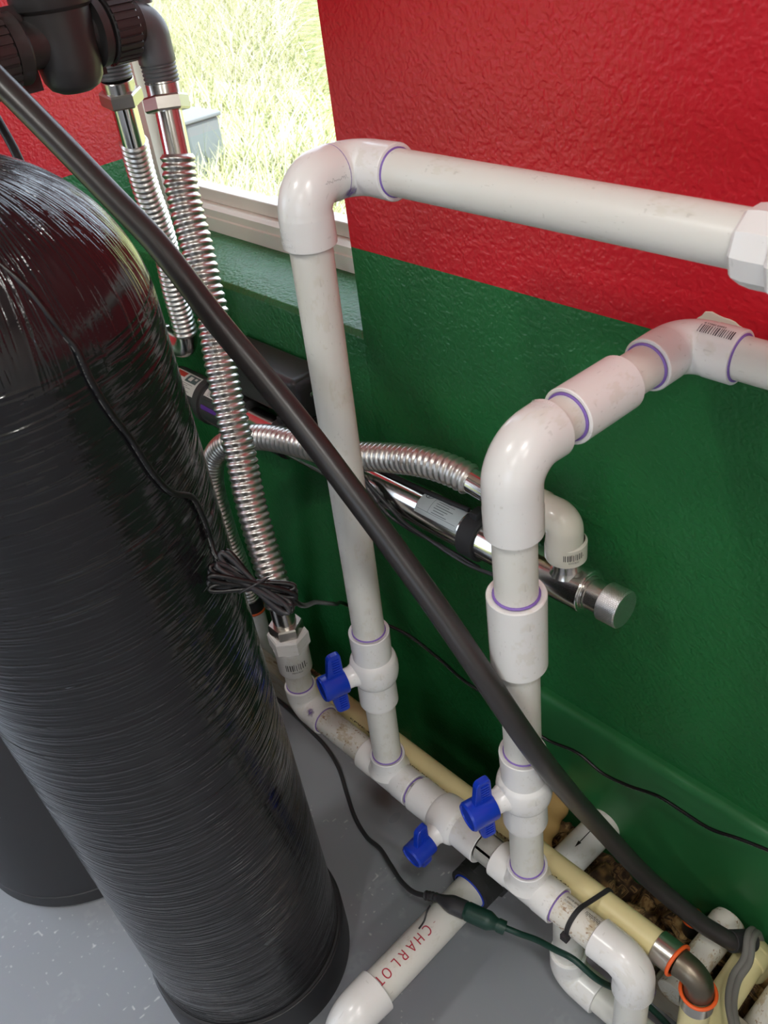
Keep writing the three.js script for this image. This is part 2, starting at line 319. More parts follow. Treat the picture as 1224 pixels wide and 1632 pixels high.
// a print wrapped on a round thing: axis A to B, centred on the side that faces "face", arc metres wide; text runs along the axis (or round it)
function wrap(A, B, r, face, arc, along = true, flip = false) {
  A = v3(A); B = v3(B); const d = B.clone().sub(A), L = d.length(); d.normalize();
  const f = v3(face); f.sub(d.clone().multiplyScalar(f.dot(d))).normalize(); const w = d.clone().cross(f);
  const n = 12, half = arc / r / 2, pos = [], nor = [], uv = [], idx = [];
  for (let i = 0; i <= n; i++) for (let j = 0; j < 2; j++) {
    const t = -half + (2 * half * i) / n, q = f.clone().multiplyScalar(Math.cos(t)).addScaledVector(w, Math.sin(t)), p = A.clone().addScaledVector(d, L * j).addScaledVector(q, r);
    pos.push(p.x, p.y, p.z); nor.push(q.x, q.y, q.z);
    let a = along ? j : i / n, b = along ? 1 - i / n : j; if (flip) { a = 1 - a; b = 1 - b; }
    uv.push(a, b);
  }
  for (let i = 0; i < n; i++) { const a = i * 2; idx.push(a, a + 2, a + 1, a + 1, a + 2, a + 3); }
  const g = new THREE.BufferGeometry(); g.setAttribute('position', new THREE.Float32BufferAttribute(pos, 3)); g.setAttribute('normal', new THREE.Float32BufferAttribute(nor, 3)); g.setAttribute('uv', new THREE.Float32BufferAttribute(uv, 2)); g.setIndex(idx);
  return g;
}

// ------------------------------------------------------------------ the room
const WX0 = -2.05, WX1 = -1.115, SILL = 0.94, HEAD = 2.12, BAND = 1.094, WT = -0.26, XL = -2.05, XR = 2.4, ZF = 4.2, H = 2.7;
{
  const w = struct('wall_back');
  part('red_paint', [box(WX1, XR, BAND, H, WT, 0), box(WX0, WX1, HEAD, H, WT, 0)], M.red, w);
  const R = 0.016, sec = [[WT, -0.16], [0, -0.16], [0, SILL - R]];
  for (let i = 1; i <= 6; i++) { const t = (i / 6) * Math.PI / 2; sec.push([-R + R * Math.cos(t), SILL - R + R * Math.sin(t)]); }
  sec.push([WT, SILL + 0.004]);
  part('green_paint', [box(WX1, XR, -0.16, BAND, WT, 0), alongX(sec, WX0, WX1)], M.green, w);
  const wl = struct('wall_left'), DZ0 = 1.05, DZ1 = 2.75, DH = 2.15;     // left wall with a wide glazed door opposite the tanks
  part('red_paint', [box(XL - 0.2, XL, BAND, H, WT, DZ0), box(XL - 0.2, XL, BAND, H, DZ1, ZF), box(XL - 0.2, XL, DH, H, DZ0, DZ1)], M.red, wl);
  part('green_paint', [box(XL - 0.2, XL, -0.16, BAND, WT, DZ0), box(XL - 0.2, XL, -0.16, BAND, DZ1, ZF), box(XL - 0.2, XL, -0.16, 0, DZ0, DZ1)], M.green, wl);
  const dr = struct('door_1'), dx = XL - 0.12;
  part('frame', [box(dx, dx + 0.06, 0, DH, DZ0, DZ0 + 0.07), box(dx, dx + 0.06, 0, DH, DZ1 - 0.07, DZ1), box(dx, dx + 0.06, DH - 0.07, DH, DZ0 + 0.07, DZ1 - 0.07), box(dx, dx + 0.06, 0, 0.1, DZ0 + 0.07, DZ1 - 0.07), box(dx, dx + 0.06, 0.1, DH - 0.07, 1.87, 1.93)], M.vinyl, dr);
  part('glass_pane', new THREE.PlaneGeometry(DZ1 - DZ0 - 0.1, DH - 0.14).rotateY(Math.PI / 2).translate(dx + 0.03, DH / 2, (DZ0 + DZ1) / 2), M.pane, dr);
  part('plaster', box(XR, XR + 0.2, -0.16, H, WT, ZF), M.plaster, struct('wall_right'));
  const FX0 = -0.1, FX1 = 1.9, FY0 = 0.95, FY1 = 2.2, wf = struct('wall_front');   // opposite wall with a wide window
  part('plaster', [box(XL - 0.2, FX0, -0.16, H, ZF, ZF + 0.2), box(FX1, XR + 0.2, -0.16, H, ZF, ZF + 0.2), box(FX0, FX1, FY1, H, ZF, ZF + 0.2), box(FX0, FX1, -0.16, FY0, ZF, ZF + 0.2)], M.plaster, wf);
  const w2 = struct('window_2'), z2 = ZF + 0.1;
  part('frame', [box(FX0, FX1, FY0, FY0 + 0.06, z2, z2 + 0.05), box(FX0, FX1, FY1 - 0.06, FY1, z2, z2 + 0.05), box(FX0, FX0 + 0.06, FY0, FY1, z2, z2 + 0.05), box(FX1 - 0.06, FX1, FY0, FY1, z2, z2 + 0.05), box(0.87, 0.93, FY0, FY1, z2, z2 + 0.05)], M.vinyl, w2);
  part('glass_pane', new THREE.PlaneGeometry(FX1 - FX0 - 0.1, FY1 - FY0 - 0.1).translate((FX0 + FX1) / 2, (FY0 + FY1) / 2, z2 + 0.025), M.pane, w2);
  part('slab', box(XL - 0.2, XR + 0.2, H, H + 0.2, WT, ZF + 0.2), M.ceiling, struct('ceiling'));
  const f = struct('floor');
  part('painted_slab', box(XL - 0.2, XR + 0.2, -0.16, 0, 0.164, ZF + 0.2), M.floor, f);
  part('channel_bed', box(XL - 0.2, XR + 0.2, -0.3, -0.16, WT, ZF + 0.2), M.rubble, f);
  // tall green board at the foot of the wall with an eased top edge
  const b = struct('baseboard_back'), s2 = [[0, -0.16], [0.019, -0.16], [0.019, 0.319], [0.0175, 0.327], [0.013, 0.333], [0.007, 0.336], [0, 0.336]];
  part('board', alongX(s2, -0.735, XR), M.greenBoard, b);
  part('channel_lining', box(XL, -0.72, -0.16, -0.15, 0.019, 0.164), M.greenBoard, b);
  // wooden kerb on edge along the pipe channel
  const k = struct('trim_1');
  part('kerb_board', rbox(XL, -0.36, 0, 0.089, 0.162, 0.2, 0.004), M.wood, k);
  part('kerb_board', rbox(-0.352, XR, 0, 0.089, 0.162, 0.2, 0.004), M.wood, k);
}
{ // window: stepped vinyl frame, sash, pane, insect screen on the upper part
  const w = struct('window_1'), zf = -0.172;
  const sec = [[-0.25, SILL + 0.003], [zf, SILL + 0.003], [zf, SILL + 0.034], [zf - 0.004, SILL + 0.036], [zf - 0.004, SILL + 0.052], [zf - 0.012, SILL + 0.058], [-0.25, SILL + 0.058]];
  part('frame', [alongX(sec, WX0, WX1), box(WX0, WX0 + 0.045, SILL + 0.058, HEAD, -0.25, zf - 0.002), box(WX1 - 0.045, WX1, SILL + 0.058, HEAD, -0.25, zf - 0.002), box(WX0, WX1, HEAD - 0.045, HEAD, -0.25, zf - 0.002)], M.vinyl, w);
  const a = WX0 + 0.045, b = WX1 - 0.045, c = SILL + 0.058, d = HEAD - 0.045;
  part('sash', [rbox(a, b, c, c + 0.03, -0.235, -0.2), rbox(a, a + 0.035, c, d, -0.235, -0.2), rbox(b - 0.035, b, c, d, -0.235, -0.2), rbox(a, b, d - 0.035, d, -0.235, -0.2), rbox(a, b, 1.60, 1.64, -0.235, -0.2)], M.vinyl, w);
  const g = new THREE.PlaneGeometry(b - a - 0.06, d - c - 0.05); g.translate((a + b) / 2, (c + d) / 2, -0.222);
  part('glass_pane', g, M.pane, w);
  const wires = [];
  for (let y = 1.25; y < 1.6; y += 0.0022) { const q = new THREE.BoxGeometry(b - a - 0.06, 0.0004, 0.0004); q.translate((a + b) / 2, y, -0.243); wires.push(q); }
  const sc = part('insect_screen', wires, M.wire, w); sc.userData.kind = 'stuff';
}
// ------------------------------------------------------------------ ceiling lamps of the room (above and behind the camera)
lampSpots.forEach(([x, z], i) => {
  const t = thing('ceiling_lamp', ['round white ceiling lamp nearest the pipes', 'round white ceiling lamp furthest from the window wall', 'round white ceiling lamp on the side of the tanks', 'round white ceiling lamp close to the right wall'][i], 'lamp', 'ceiling lamps');
  t.position.set(x, H, z);
  part('housing', lathe([[0, 0], [0.115, 0], [0.115, -0.02], [0.1, -0.026], [0.1, -0.02], [0, -0.02]].reverse(), [0, 0, 0], UP, 40), M.vinyl, t);
  part('diffuser', lathe([[0, -0.0215], [0.098, -0.0215], [0.096, -0.0225], [0, -0.0235]].reverse(), [0, 0, 0], UP, 40), std({ color: 0xffffff, emissive: rgb(1, 0.95, 0.88), emissiveIntensity: 6, roughness: 0.5 }), t);
  const L = new THREE.RectAreaLight(rgb(1, 0.98, 0.94), LAMP, 0.18, 0.18);
  L.position.set(x, H - 0.03, z); L.lookAt(x, 0, z); scene.add(L);
});

// ------------------------------------------------------------------ outside: meadow, grass, cabinet
{
  const g = new THREE.PlaneGeometry(56, 54, 110, 106); g.rotateX(-Math.PI / 2); g.translate(-14, -0.36, -10);
  const p = g.attributes.position; for (let i = 0; i < p.count; i++) p.setY(i, p.getY(i) + 0.045 * Math.sin(p.getX(i) * 1.7) * Math.cos(p.getZ(i) * 2.1));
  g.computeVertexNormals();
  const ground = part('meadow', metreUV(g), M.turf, scene); ground.userData = { kind: 'structure', label: 'sunlit meadow ground outside the window', category: 'ground' };
  const bg = new THREE.BufferGeometry(), bp = [], bn = [], bi = [];
  for (let i = 0; i <= 3; i++) { const t = i / 3, w = 0.006 * (1 - t * 0.95), x = 0.22 * t * t; bp.push(x, t, -w, x, t, w); bn.push(0.6, 0.8, 0, 0.6, 0.8, 0); if (i < 3) { const a = i * 2; bi.push(a, a + 1, a + 2, a + 1, a + 3, a + 2); } }
  bg.setAttribute('position', new THREE.Float32BufferAttribute(bp, 3)); bg.setAttribute('normal', new THREE.Float32BufferAttribute(bn, 3)); bg.setAttribute('uv', new THREE.Float32BufferAttribute(new Array(16).fill(0), 2)); bg.setIndex(bi);
  const N = 36000, im = new THREE.InstancedMesh(bg, phy({ color: 0xffffff, roughness: 0.9, transmission: 0.3, thickness: 0, side: THREE.DoubleSide }), N), m = new THREE.Matrix4(), e = new THREE.Euler(), q = new THREE.Quaternion(), c = new THREE.Color();
  for (let i = 0; i < N; i++) {
    const dz = 2.0 + 12 * Math.pow(rnd(), 1.6), z = -dz, x = -1.2 * dz * 1.15 - rr(0.4, 4.6) - dz * 0.25 * rnd(), tuft = Math.sin(x * 2.3) * Math.cos(z * 3.1) + Math.sin(x * 5.1 + z * 4.2);
    e.set(rr(-0.5, 0.5), rnd() * 6.283, rr(-0.5, 0.5)); q.setFromEuler(e);
    const h = rr(0.12, 0.3) * (1 + 0.35 * tuft);
    m.compose(V(x, -0.31, z), q, V(1 + dz * 0.18, Math.max(0.08, h), 1 + dz * 0.18)); im.setMatrixAt(i, m);
    const k = rnd(); im.setColorAt(i, c.setRGB(0.27 + 0.34 * k, 0.33 + 0.25 * k, 0.13 + 0.3 * k * k));
  }
  im.name = 'meadow_grass'; im.userData = { kind: 'stuff', label: 'tall sunlit yellow-green grass outside the window', category: 'grass' }; shade(im); scene.add(im);
  const t = thing('utility_cabinet', 'pale grey utility cabinet standing in the grass outside the window', 'cabinet');
  part('body', rbox(-6.35, -6.02, -0.36, 0.2, -2.9, -2.62, 0.02), M.box, t);
  part('lid', rbox(-6.37, -6.0, 0.2, 0.23, -2.92, -2.6, 0.01), M.box, t);
}

// ------------------------------------------------------------------ PVC fittings
const PR = 0.02415, SR = 0.0298;         // pipe and socket radius
const dirTo = (a, b) => v3(b).sub(v3(a)).normalize();
function primer(at, dir, parent, r = PR, mat = M.purple, name = 'primer_ring') { part(name, lathe([[r - 0.001, -0.001], [r + 0.0015, -0.0004], [r + 0.0015, 0.0004], [r + 0.0003, 0.0014], [r - 0.001, 0.0014]], at, dir, 36, 0), mat, parent); }
function elbowGeo(c, a, b, La, Lb, rs = SR, rb = 0.0292, R = 0.03, socket = 0.033) {
  c = v3(c); a = v3(a).normalize(); b = v3(b).normalize();
  const P = [], Q = [], ang = Math.acos(Math.max(-1, Math.min(1, a.dot(b)))), turn = Math.PI - ang, t = R * Math.tan(turn / 2);
  const leg = (d, L, out) => { const l = []; for (const [s, r] of [[L, rs - 0.0012], [L - 0.0012, rs], [L - socket, rs], [L - socket - 0.001, rb]]) if (s > t + 0.0005) l.push([c.clone().addScaledVector(d, s), r]); return l; };
  for (const [p, r] of leg(a, La)) { P.push(p); Q.push(r); }
  const mid = a.clone().add(b).normalize(), o = c.clone().addScaledVector(mid, R / Math.cos(turn / 2));
  const r0 = c.clone().addScaledVector(a, t).sub(o), r1 = c.clone().addScaledVector(b, t).sub(o);
  for (let i = 0; i <= 14; i++) { const k = i / 14, s = Math.sin(turn); const v = r0.clone().multiplyScalar(Math.sin((1 - k) * turn) / s).addScaledVector(r1, Math.sin(k * turn) / s); P.push(o.clone().add(v)); Q.push(rb); }
  for (const [p, r] of leg(b, Lb).reverse()) { P.push(p); Q.push(r); }
  return sweepPath(P, Q, 40);
}
function socketTube(a, b, r) { a = v3(a); b = v3(b); const L = a.distanceTo(b); return lathe([[PR - 0.002, 0.004], [r - 0.0035, 0], [r - 0.001, 0], [r, 0.0012], [r, L - 0.0012], [r - 0.001, L], [r - 0.0035, L], [PR - 0.002, L - 0.004]], a, b.clone().sub(a), 40); }
function teeGeo(c, axis, branch, half, up, r = SR) {
  c = v3(c); axis = v3(axis).normalize(); branch = v3(branch).normalize();
  const L = half * 2, A = c.clone().addScaledVector(axis, -half);
  const main = lathe([[PR - 0.002, 0.004], [r - 0.001, 0], [r, 0.0012], [r, 0.03], [r - 0.0008, 0.032], [r - 0.0008, L - 0.032], [r, L - 0.03], [r, L - 0.0012], [r - 0.001, L], [PR - 0.002, L - 0.004]], A, axis, 40);
  const br = lathe([[r + 0.006, 0.014], [r + 0.0018, 0.024], [r, 0.032], [r, up - 0.0012], [r - 0.001, up], [PR - 0.002, up - 0.004]], c, branch, 40);
  return [main, br];
}
// ball valve: centre c, pipe axis, stem direction, wings along "wing"
function ballValve(parent, c, axis, stem, wing, half) {
  c = v3(c); axis = v3(axis).normalize(); stem = v3(stem); stem.sub(axis.clone().multiplyScalar(stem.dot(axis))).normalize();
  const v = new THREE.Group(); v.name = 'ball_valve'; parent.add(v);
  const pr = [[PR - 0.002, 0.004], [SR + 0.0002, 0], [SR + 0.0012, 0.0012], [SR + 0.0004, 0.05]], n = 14, r0 = 0.0375, hw = 0.026;
  for (let i = 0; i <= n; i++) { const t = -1 + (2 * i) / n; pr.push([SR + 0.0004 + (r0 - SR) * Math.sqrt(Math.max(0, 1 - t * t)), half + hw * t]); }
  pr.push([SR + 0.0004, 2 * half - 0.05], [SR + 0.0012, 2 * half - 0.0012], [SR + 0.0002, 2 * half], [PR - 0.002, 2 * half - 0.004]);
  const pc = c.clone();
  part('body', [lathe(pr, c.clone().addScaledVector(axis, -half), axis, 44), lathe([[0.022, 0.02], [0.019, 0.034], [0.0165, 0.04], [0.0165, 0.054], [0, 0.054]], pc, stem, 32)], M.fitting, v, 'white plastic valve body with a round bulge');
  const h = new THREE.Group();
  // handle: stem along +z, wings along +-y
  const hub = lathe([[0, 0], [0.0195, 0], [0.0205, 0.002], [0.0205, 0.037], [0.0185, 0.04], [0.0165, 0.04], [0.0155, 0.0385], [0, 0.0385]], [0, 0, 0.05], [0, 0, 1], 36);
  const geos = [hub];
  for (const s of [1, -1]) {
    const sh = new THREE.Shape(); sh.moveTo(0.003, 0.006); sh.lineTo(0.003, 0.054); sh.quadraticCurveTo(0.003, 0.0585, 0.008, 0.0585); sh.lineTo(0.016, 0.058); sh.quadraticCurveTo(0.02, 0.0575, 0.022, 0.052); sh.lineTo(0.029, 0.006); sh.closePath();
    const g = new THREE.ExtrudeGeometry(sh, { depth: 0.0075, bevelEnabled: true, bevelSize: 0.0013, bevelThickness: 0.0013, bevelSegments: 2, curveSegments: 5 });
    g.translate(0, 0, -0.00375); g.rotateY(-Math.PI / 2); if (s < 0) g.rotateZ(Math.PI); g.translate(0, 0, 0.05);
    geos.push(g.index ? g.toNonIndexed() : g);
    for (let i = 0; i < 6; i++) for (const f of [-1, 1]) { const b = new THREE.BoxGeometry(0.0018, 0.0022, 0.012); b.translate(f * 0.0055, s * (0.026 + i * 0.0049), 0.05 + 0.0115); geos.push(b.toNonIndexed()); }
  }
  geos.forEach((g, i) => { for (const k of Object.keys(g.attributes)) if (!['position', 'normal', 'uv'].includes(k)) g.deleteAttribute(k); });
  const w = v3(wing); w.sub(stem.clone().multiplyScalar(w.dot(stem))).normalize();
  const mm = new THREE.Matrix4().makeBasis(w.clone().cross(stem), w, stem).setPosition(c);
  geos.forEach((g) => g.applyMatrix4(mm));
  part('handle', geos, M.blue, v, 'blue plastic butterfly handle with ribbed wings');
  return v;
}

// ------------------------------------------------------------------ the white PVC pipework with its two risers
{
  const t = thing('pvc_pipework', 'white PVC pipework with two risers and three blue-handled valves in front of the wall', 'pipes');
  const MY = 0.33, MZ = 0.318, m = (x) => V(x, MY, MZ), X = V(1, 0, 0);
  const l0 = m(-0.813), l1 = V(-0.78, 1.332, 0.325), l2 = V(-0.787, 1.328, 0.243);
  const r0 = m(-0.51), r1 = V(-0.484, 1.125, 0.35), r2 = V(-0.477, 1.125, 0.064);
  const onL = (y) => l0.clone().lerp(l1, (y - MY) / (l1.y - MY)), onR = (y) => r0.clone().lerp(r1, (y - MY) / (r1.y - MY));
  const dl = dirTo(l0, l1), dr = dirTo(r0, r1), pipe = (a, b, mat = M.pipe) => part('pipe', rod(a, b, PR), mat, t);
  // manifold
  part('elbow', elbowGeo(m(-1.047), UP, X, 0.052, 0.062), M.fitting, t);
  pipe(m(-1.0), m(-0.86), M.dirtyPipe); primer(m(-0.985), X, t);
  part('tee', teeGeo(l0, X, dl, 0.06, 0.052), M.fitting, t); primer(m(-0.753), X, t); primer(l0.clone().addScaledVector(dl, 0.052), dl, t);
  pipe(m(-0.77), m(-0.73)); part('pipe_print', wrap(m(-0.752), m(-0.742), PR + 0.0003, V(0, 0.8, 0.6), 0.04), D.pipe, t);
  ballValve(t, m(-0.672), X, V(0, -0.08, 1), V(0.1, 1, 0), 0.073);
  pipe(m(-0.6), m(-0.565)); pipe(m(-0.6), m(-0.56));
  part('tee', teeGeo(r0, X, dr, 0.058, 0.052), M.fitting, t); primer(m(-0.452), X, t); primer(r0.clone().addScaledVector(dr, 0.052), dr, t);
  pipe(m(-0.46), m(-0.37), M.dirtyPipe); part('pipe_print', wrap(m(-0.445), m(-0.375), PR + 0.0003, V(0, 1, -0.15), 0.02), D.pipe, t);
  part('elbow', elbowGeo(m(-0.322), V(-1, 0, 0), V(0, -1, 0), 0.062, 0.062), M.fitting, t); primer(m(-0.384), V(-1, 0, 0), t);
  part('mould_print', wrap(V(-0.322, 0.295, MZ), V(-0.322, 0.272, MZ), SR + 0.0004, V(0.9, 0, 0.45), 0.04, false), D.moulded, t);
  pipe(V(-0.322, 0.28, MZ), V(-0.322, 0, MZ));
  // connection for the steel hose
  pipe(V(-1.047, 0.36, MZ), V(-1.047, 0.435, MZ)); primer(V(-1.047, 0.383, MZ), UP, t);
  const ad = part('threaded_adapter', [lathe([[PR, 0], [0.0295, 0.001], [0.031, 0.004], [0.031, 0.05], [0.0325, 0.054], [0.0325, 0.062], [0, 0.062]], [-1.047, 0.425, MZ], UP, 40), hexNut([-1.047, 0.483, MZ], UP, 0.037, 0.034, 0.3)], M.fitting, t);
  part('barcode_print', wrap(V(-1.047, 0.44, MZ), V(-1.047, 0.465, MZ), 0.0314, V(0.95, 0, 0.5), 0.045, false, true), D.small, ad);
  // left riser
  pipe(onL(0.375), onL(0.535)); const va = V(-0.28, 0, 1);
  ballValve(t, onL(0.595), dl, va, UP, 0.078); primer(onL(0.673), dl, t);
  pipe(onL(0.655), onL(1.285));
  part('elbow', elbowGeo(l1, dl.clone().negate(), dirTo(l1, l2), 0.066, 0.046), M.fitting, t);
  part('mould_print', wrap(onL(1.272), onL(1.295), SR + 0.0004, V(-0.1, 0, 1), 0.035, false, true), D.moulded, t);
  part('elbow', elbowGeo(l2, dirTo(l2, l1), X, 0.037, 0.066), M.fitting, t);
  primer(l1.clone().addScaledVector(dirTo(l1, l2), 0.045), dirTo(l1, l2), t, 0.0284);
  primer(l2.clone().addScaledVector(X, 0.066), X, t);
  pipe(l2.clone().addScaledVector(X, 0.04), V(0.3, 1.324, 0.245));
  const un = new THREE.Group(); un.name = 'union'; t.add(un);
  part('end_collar', [lathe([[PR, 0.004], [0.0285, 0], [0.031, 0.003], [0.0325, 0.012], [0.0325, 0.045], [0.029, 0.047], [PR, 0.047]], V(-0.328, 1.324, 0.245), X, 10, 0.2)], M.fitting, un);
  part('union_nut', lathe([[0.02, 0], [0.035, 0], [0.037, 0.003], [0.037, 0.04], [0.034, 0.043], [0.02, 0.043]], V(-0.295, 1.324, 0.245), X, 10, 0.2), M.fitting, un);
  const ld = dirTo(l1, l2);
  part('primer_stain', wrap(l1.clone().addScaledVector(ld, 0.035), l1.clone().addScaledVector(ld, 0.062), 0.0302, V(0.75, -0.55, 0.1), 0.028), D.stain, t);
  part('pencil_mark', wrap(l1.clone().addScaledVector(ld, 0.004), l1.clone().addScaledVector(ld, 0.04), 0.0302, V(0.95, 0.1, 0.1), 0.016), D.pencil, t);
  part('primer_stain', wrap(m(-1.01), m(-0.99), SR + 0.0003, V(0, 0.8, 0.6), 0.026), D.stain, t);
  part('primer_stain', wrap(V(-0.322, 0.3, MZ), V(-0.322, 0.27, MZ), SR + 0.0004, V(1, 0, -0.35), 0.022), D.stain, t);
  // right riser
  pipe(onR(0.375), onR(0.52)); ballValve(t, onR(0.578), dr, va, UP, 0.078); primer(onR(0.657), dr, t);
  pipe(onR(0.64), onR(1.08)); part('coupling', socketTube(onR(0.826), onR(0.938), 0.0335), M.fitting, t); primer(onR(0.938), dr, t, PR + 0.001);
  const zr = dirTo(r1, r2), onZ = (z) => r1.clone().lerp(r2, (r1.z - z) / (r1.z - r2.z));
  part('elbow', elbowGeo(r1, dr.clone().negate(), zr, 0.098, 0.058, 0.0315, 0.031, 0.038), M.fitting, t);
  part('mould_print', wrap(onZ(0.318), onZ(0.295), 0.0319, V(-0.1, 1, 0), 0.035, false), D.moulded, t);
  pipe(onZ(0.30), onZ(0.13)); part('coupling', socketTube(onZ(0.266), onZ(0.179), 0.0312), M.fitting, t); primer(onZ(0.266), zr.clone().negate(), t, PR + 0.001);
  part('elbow', elbowGeo(r2, zr.clone().negate(), X, 0.068, 0.068, 0.0305, 0.03), M.fitting, t); primer(onZ(0.134), zr.clone().negate(), t, PR + 0.001); primer(r2.clone().addScaledVector(X, 0.068), X, t, PR + 0.0012);
  part('barcode_print', wrap(r2.clone().addScaledVector(X, 0.022), r2.clone().addScaledVector(X, 0.066), 0.0309, V(0, 1, 0.35), 0.018), D.barcode, t);
  pipe(r2.clone().addScaledVector(X, 0.05), V(0.4, 1.125, 0.064));
}
// ------------------------------------------------------------------ other pipes near the floor
{
  const t = thing('drop_pipe', 'white PVC pipe dropping behind the manifold with an elbow near the floor', 'pipe'), z = 0.285, x = -0.459, y = 0.084;
  part('pipe', rod([x, y + 0.03, z], [x, 0.29, z], PR), M.pipe, t);
  part('elbow', elbowGeo([x, y, z], UP, [1, 0, 0], 0.062, 0.062), M.fitting, t);
  part('pipe', rod([x + 0.03, y, z], [0.1, y, z], PR), M.pipe, t);
}
{
  const t = thing('drain_pipe', 'thick white drain pipe with red lettering and a black rubber joint', 'pipe'), x0 = -0.652, y = 0.135, r = 0.0302;
  const a = V(x0, y, 0.205), b = V(-0.645, y, 0.56);
  const p = part('pipe', rod(a, b, r), M.pipe, t); part('red_lettering', wrap(V(-0.6525, y, 0.3), V(-0.645, y, 0.56), r + 0.0004, V(0.25, 1, 0.1), 0.034, true, false), D.red, p);
  part('elbow', elbowGeo(V(-0.644, y, 0.612), [0, 0, -1], [0, -1, 0], 0.076, 0.08, 0.0365, 0.0355, 0.042, 0.04), M.fitting, t);
  primer(V(-0.6445, y, 0.536), V(0, 0, -1), t, r, M.teal, 'cement_ring');
  part('pipe', rod([-0.644, 0, 0.612], [-0.644, 0.08, 0.612], r), M.pipe, t);
  part('rubber_joint', [lathe([[r, 0], [0.047, 0], [0.05, 0.004], [0.05, 0.022], [0.044, 0.026], [0.044, 0.05], [0.038, 0.056], [r, 0.056]], [-0.6515, y, 0.245], [0, 0, 1], 8), lathe([[r, 0], [0.041, 0], [0.041, 0.075], [r, 0.075]], [-0.6515, y, 0.235], [0, 0, 1], 36)], M.rubber, t, 'black rubber pipe joint');
  primer(V(-0.651, y, 0.3105), V(0, 0, 1), t, r + 0.002, M.blue, 'blue_gasket');
}
{
  const t = thing('yellow_pipe', 'pale yellow plastic pipe tied behind the white manifold, with a bronze elbow', 'pipe'), y = 0.318, z = 0.266, r = 0.021;
  const p = part('pipe', rod([-1.075, y, z], [-0.318, y, z], r), M.yellow, t);
  part('pipe_print', wrap(V(-0.96, y, z), V(-0.46, y, z), r + 0.0003, V(0, 0.62, 1), 0.0075), D.yellow, p);
  const s = part('steel_sleeve', lathe([[r, 0], [0.0225, 0], [0.0235, 0.001], [0.0235, 0.03], [0.0225, 0.031], [r, 0.031]], [-0.32, y, z], [1, 0, 0], 36), M.steel, t);
  const ring = (c, d, R = 0.0235) => { const g = new THREE.TorusGeometry(R, 0.0028, 10, 36); g.applyQuaternion(new THREE.Quaternion().setFromUnitVectors(V(0, 0, 1), v3(d).normalize())); g.translate(c.x, c.y, c.z); return g; };
  part('orange_ring', ring(V(-0.288, y, z), V(1, 0, 0.1)), M.orange, t);
  part('bronze_elbow', elbowGeo([-0.252, y, z], [-1, 0, 0], [0, -1, 0], 0.034, 0.036, 0.0205, 0.0195, 0.024, 0.012), M.bronze, t);
  part('orange_ring', ring(V(-0.252, y - 0.036, z), V(0.05, 1, 0), 0.024), M.orange, t);
  part('steel_sleeve', lathe([[r, 0], [0.0225, 0], [0.0235, 0.001], [0.0235, 0.03], [0.0225, 0.031], [r, 0.031]], [-0.252, y - 0.038, z], [0, -1, 0], 36), M.steel, t);
  part('pipe', rod([-0.252, 0, z], [-0.252, y - 0.05, z], r), M.yellow, t);
}
{ // cable tie round manifold and yellow pipe
  const pts = [], r = 0.0255, c1 = V(0, 0.33, 0.318), c2 = V(0, 0.318, 0.266), x = -0.415;
  for (let i = 0; i <= 14; i++) { const a = -0.2 + (i / 14) * Math.PI * 0.95; pts.push([x - 0.004, c1.y + r * Math.sin(a - 1.2 + 0.6), c1.z + r * Math.cos(a - 1.2 + 0.6)]); }
  for (let i = 0; i <= 14; i++) { const a = Math.PI * 0.62 + (i / 14) * Math.PI * 0.95; pts.push([x + 0.002, c2.y + (r - 0.003) * Math.sin(a), c2.z + (r - 0.003) * Math.cos(a)]); }
  pts.push([x, c1.y - 0.03, c1.z - 0.01]); pts.push([x - 0.003, c1.y - 0.024, c1.z + 0.012]);
  const t = thing('cable_tie', 'black cable tie strapping the white manifold to the yellow pipe', 'cable tie');
  part('strap', [-0.0022, 0, 0.0022].map((o) => tube(pts.map((q) => [q[0] + o, q[1], q[2]]), 0.0017, 120, 8)), M.rubber, t);
  part('lock', rbox(x - 0.011, x + 0.001, 0.314, 0.327, 0.34, 0.35, 0.0012), M.rubber, t);
}
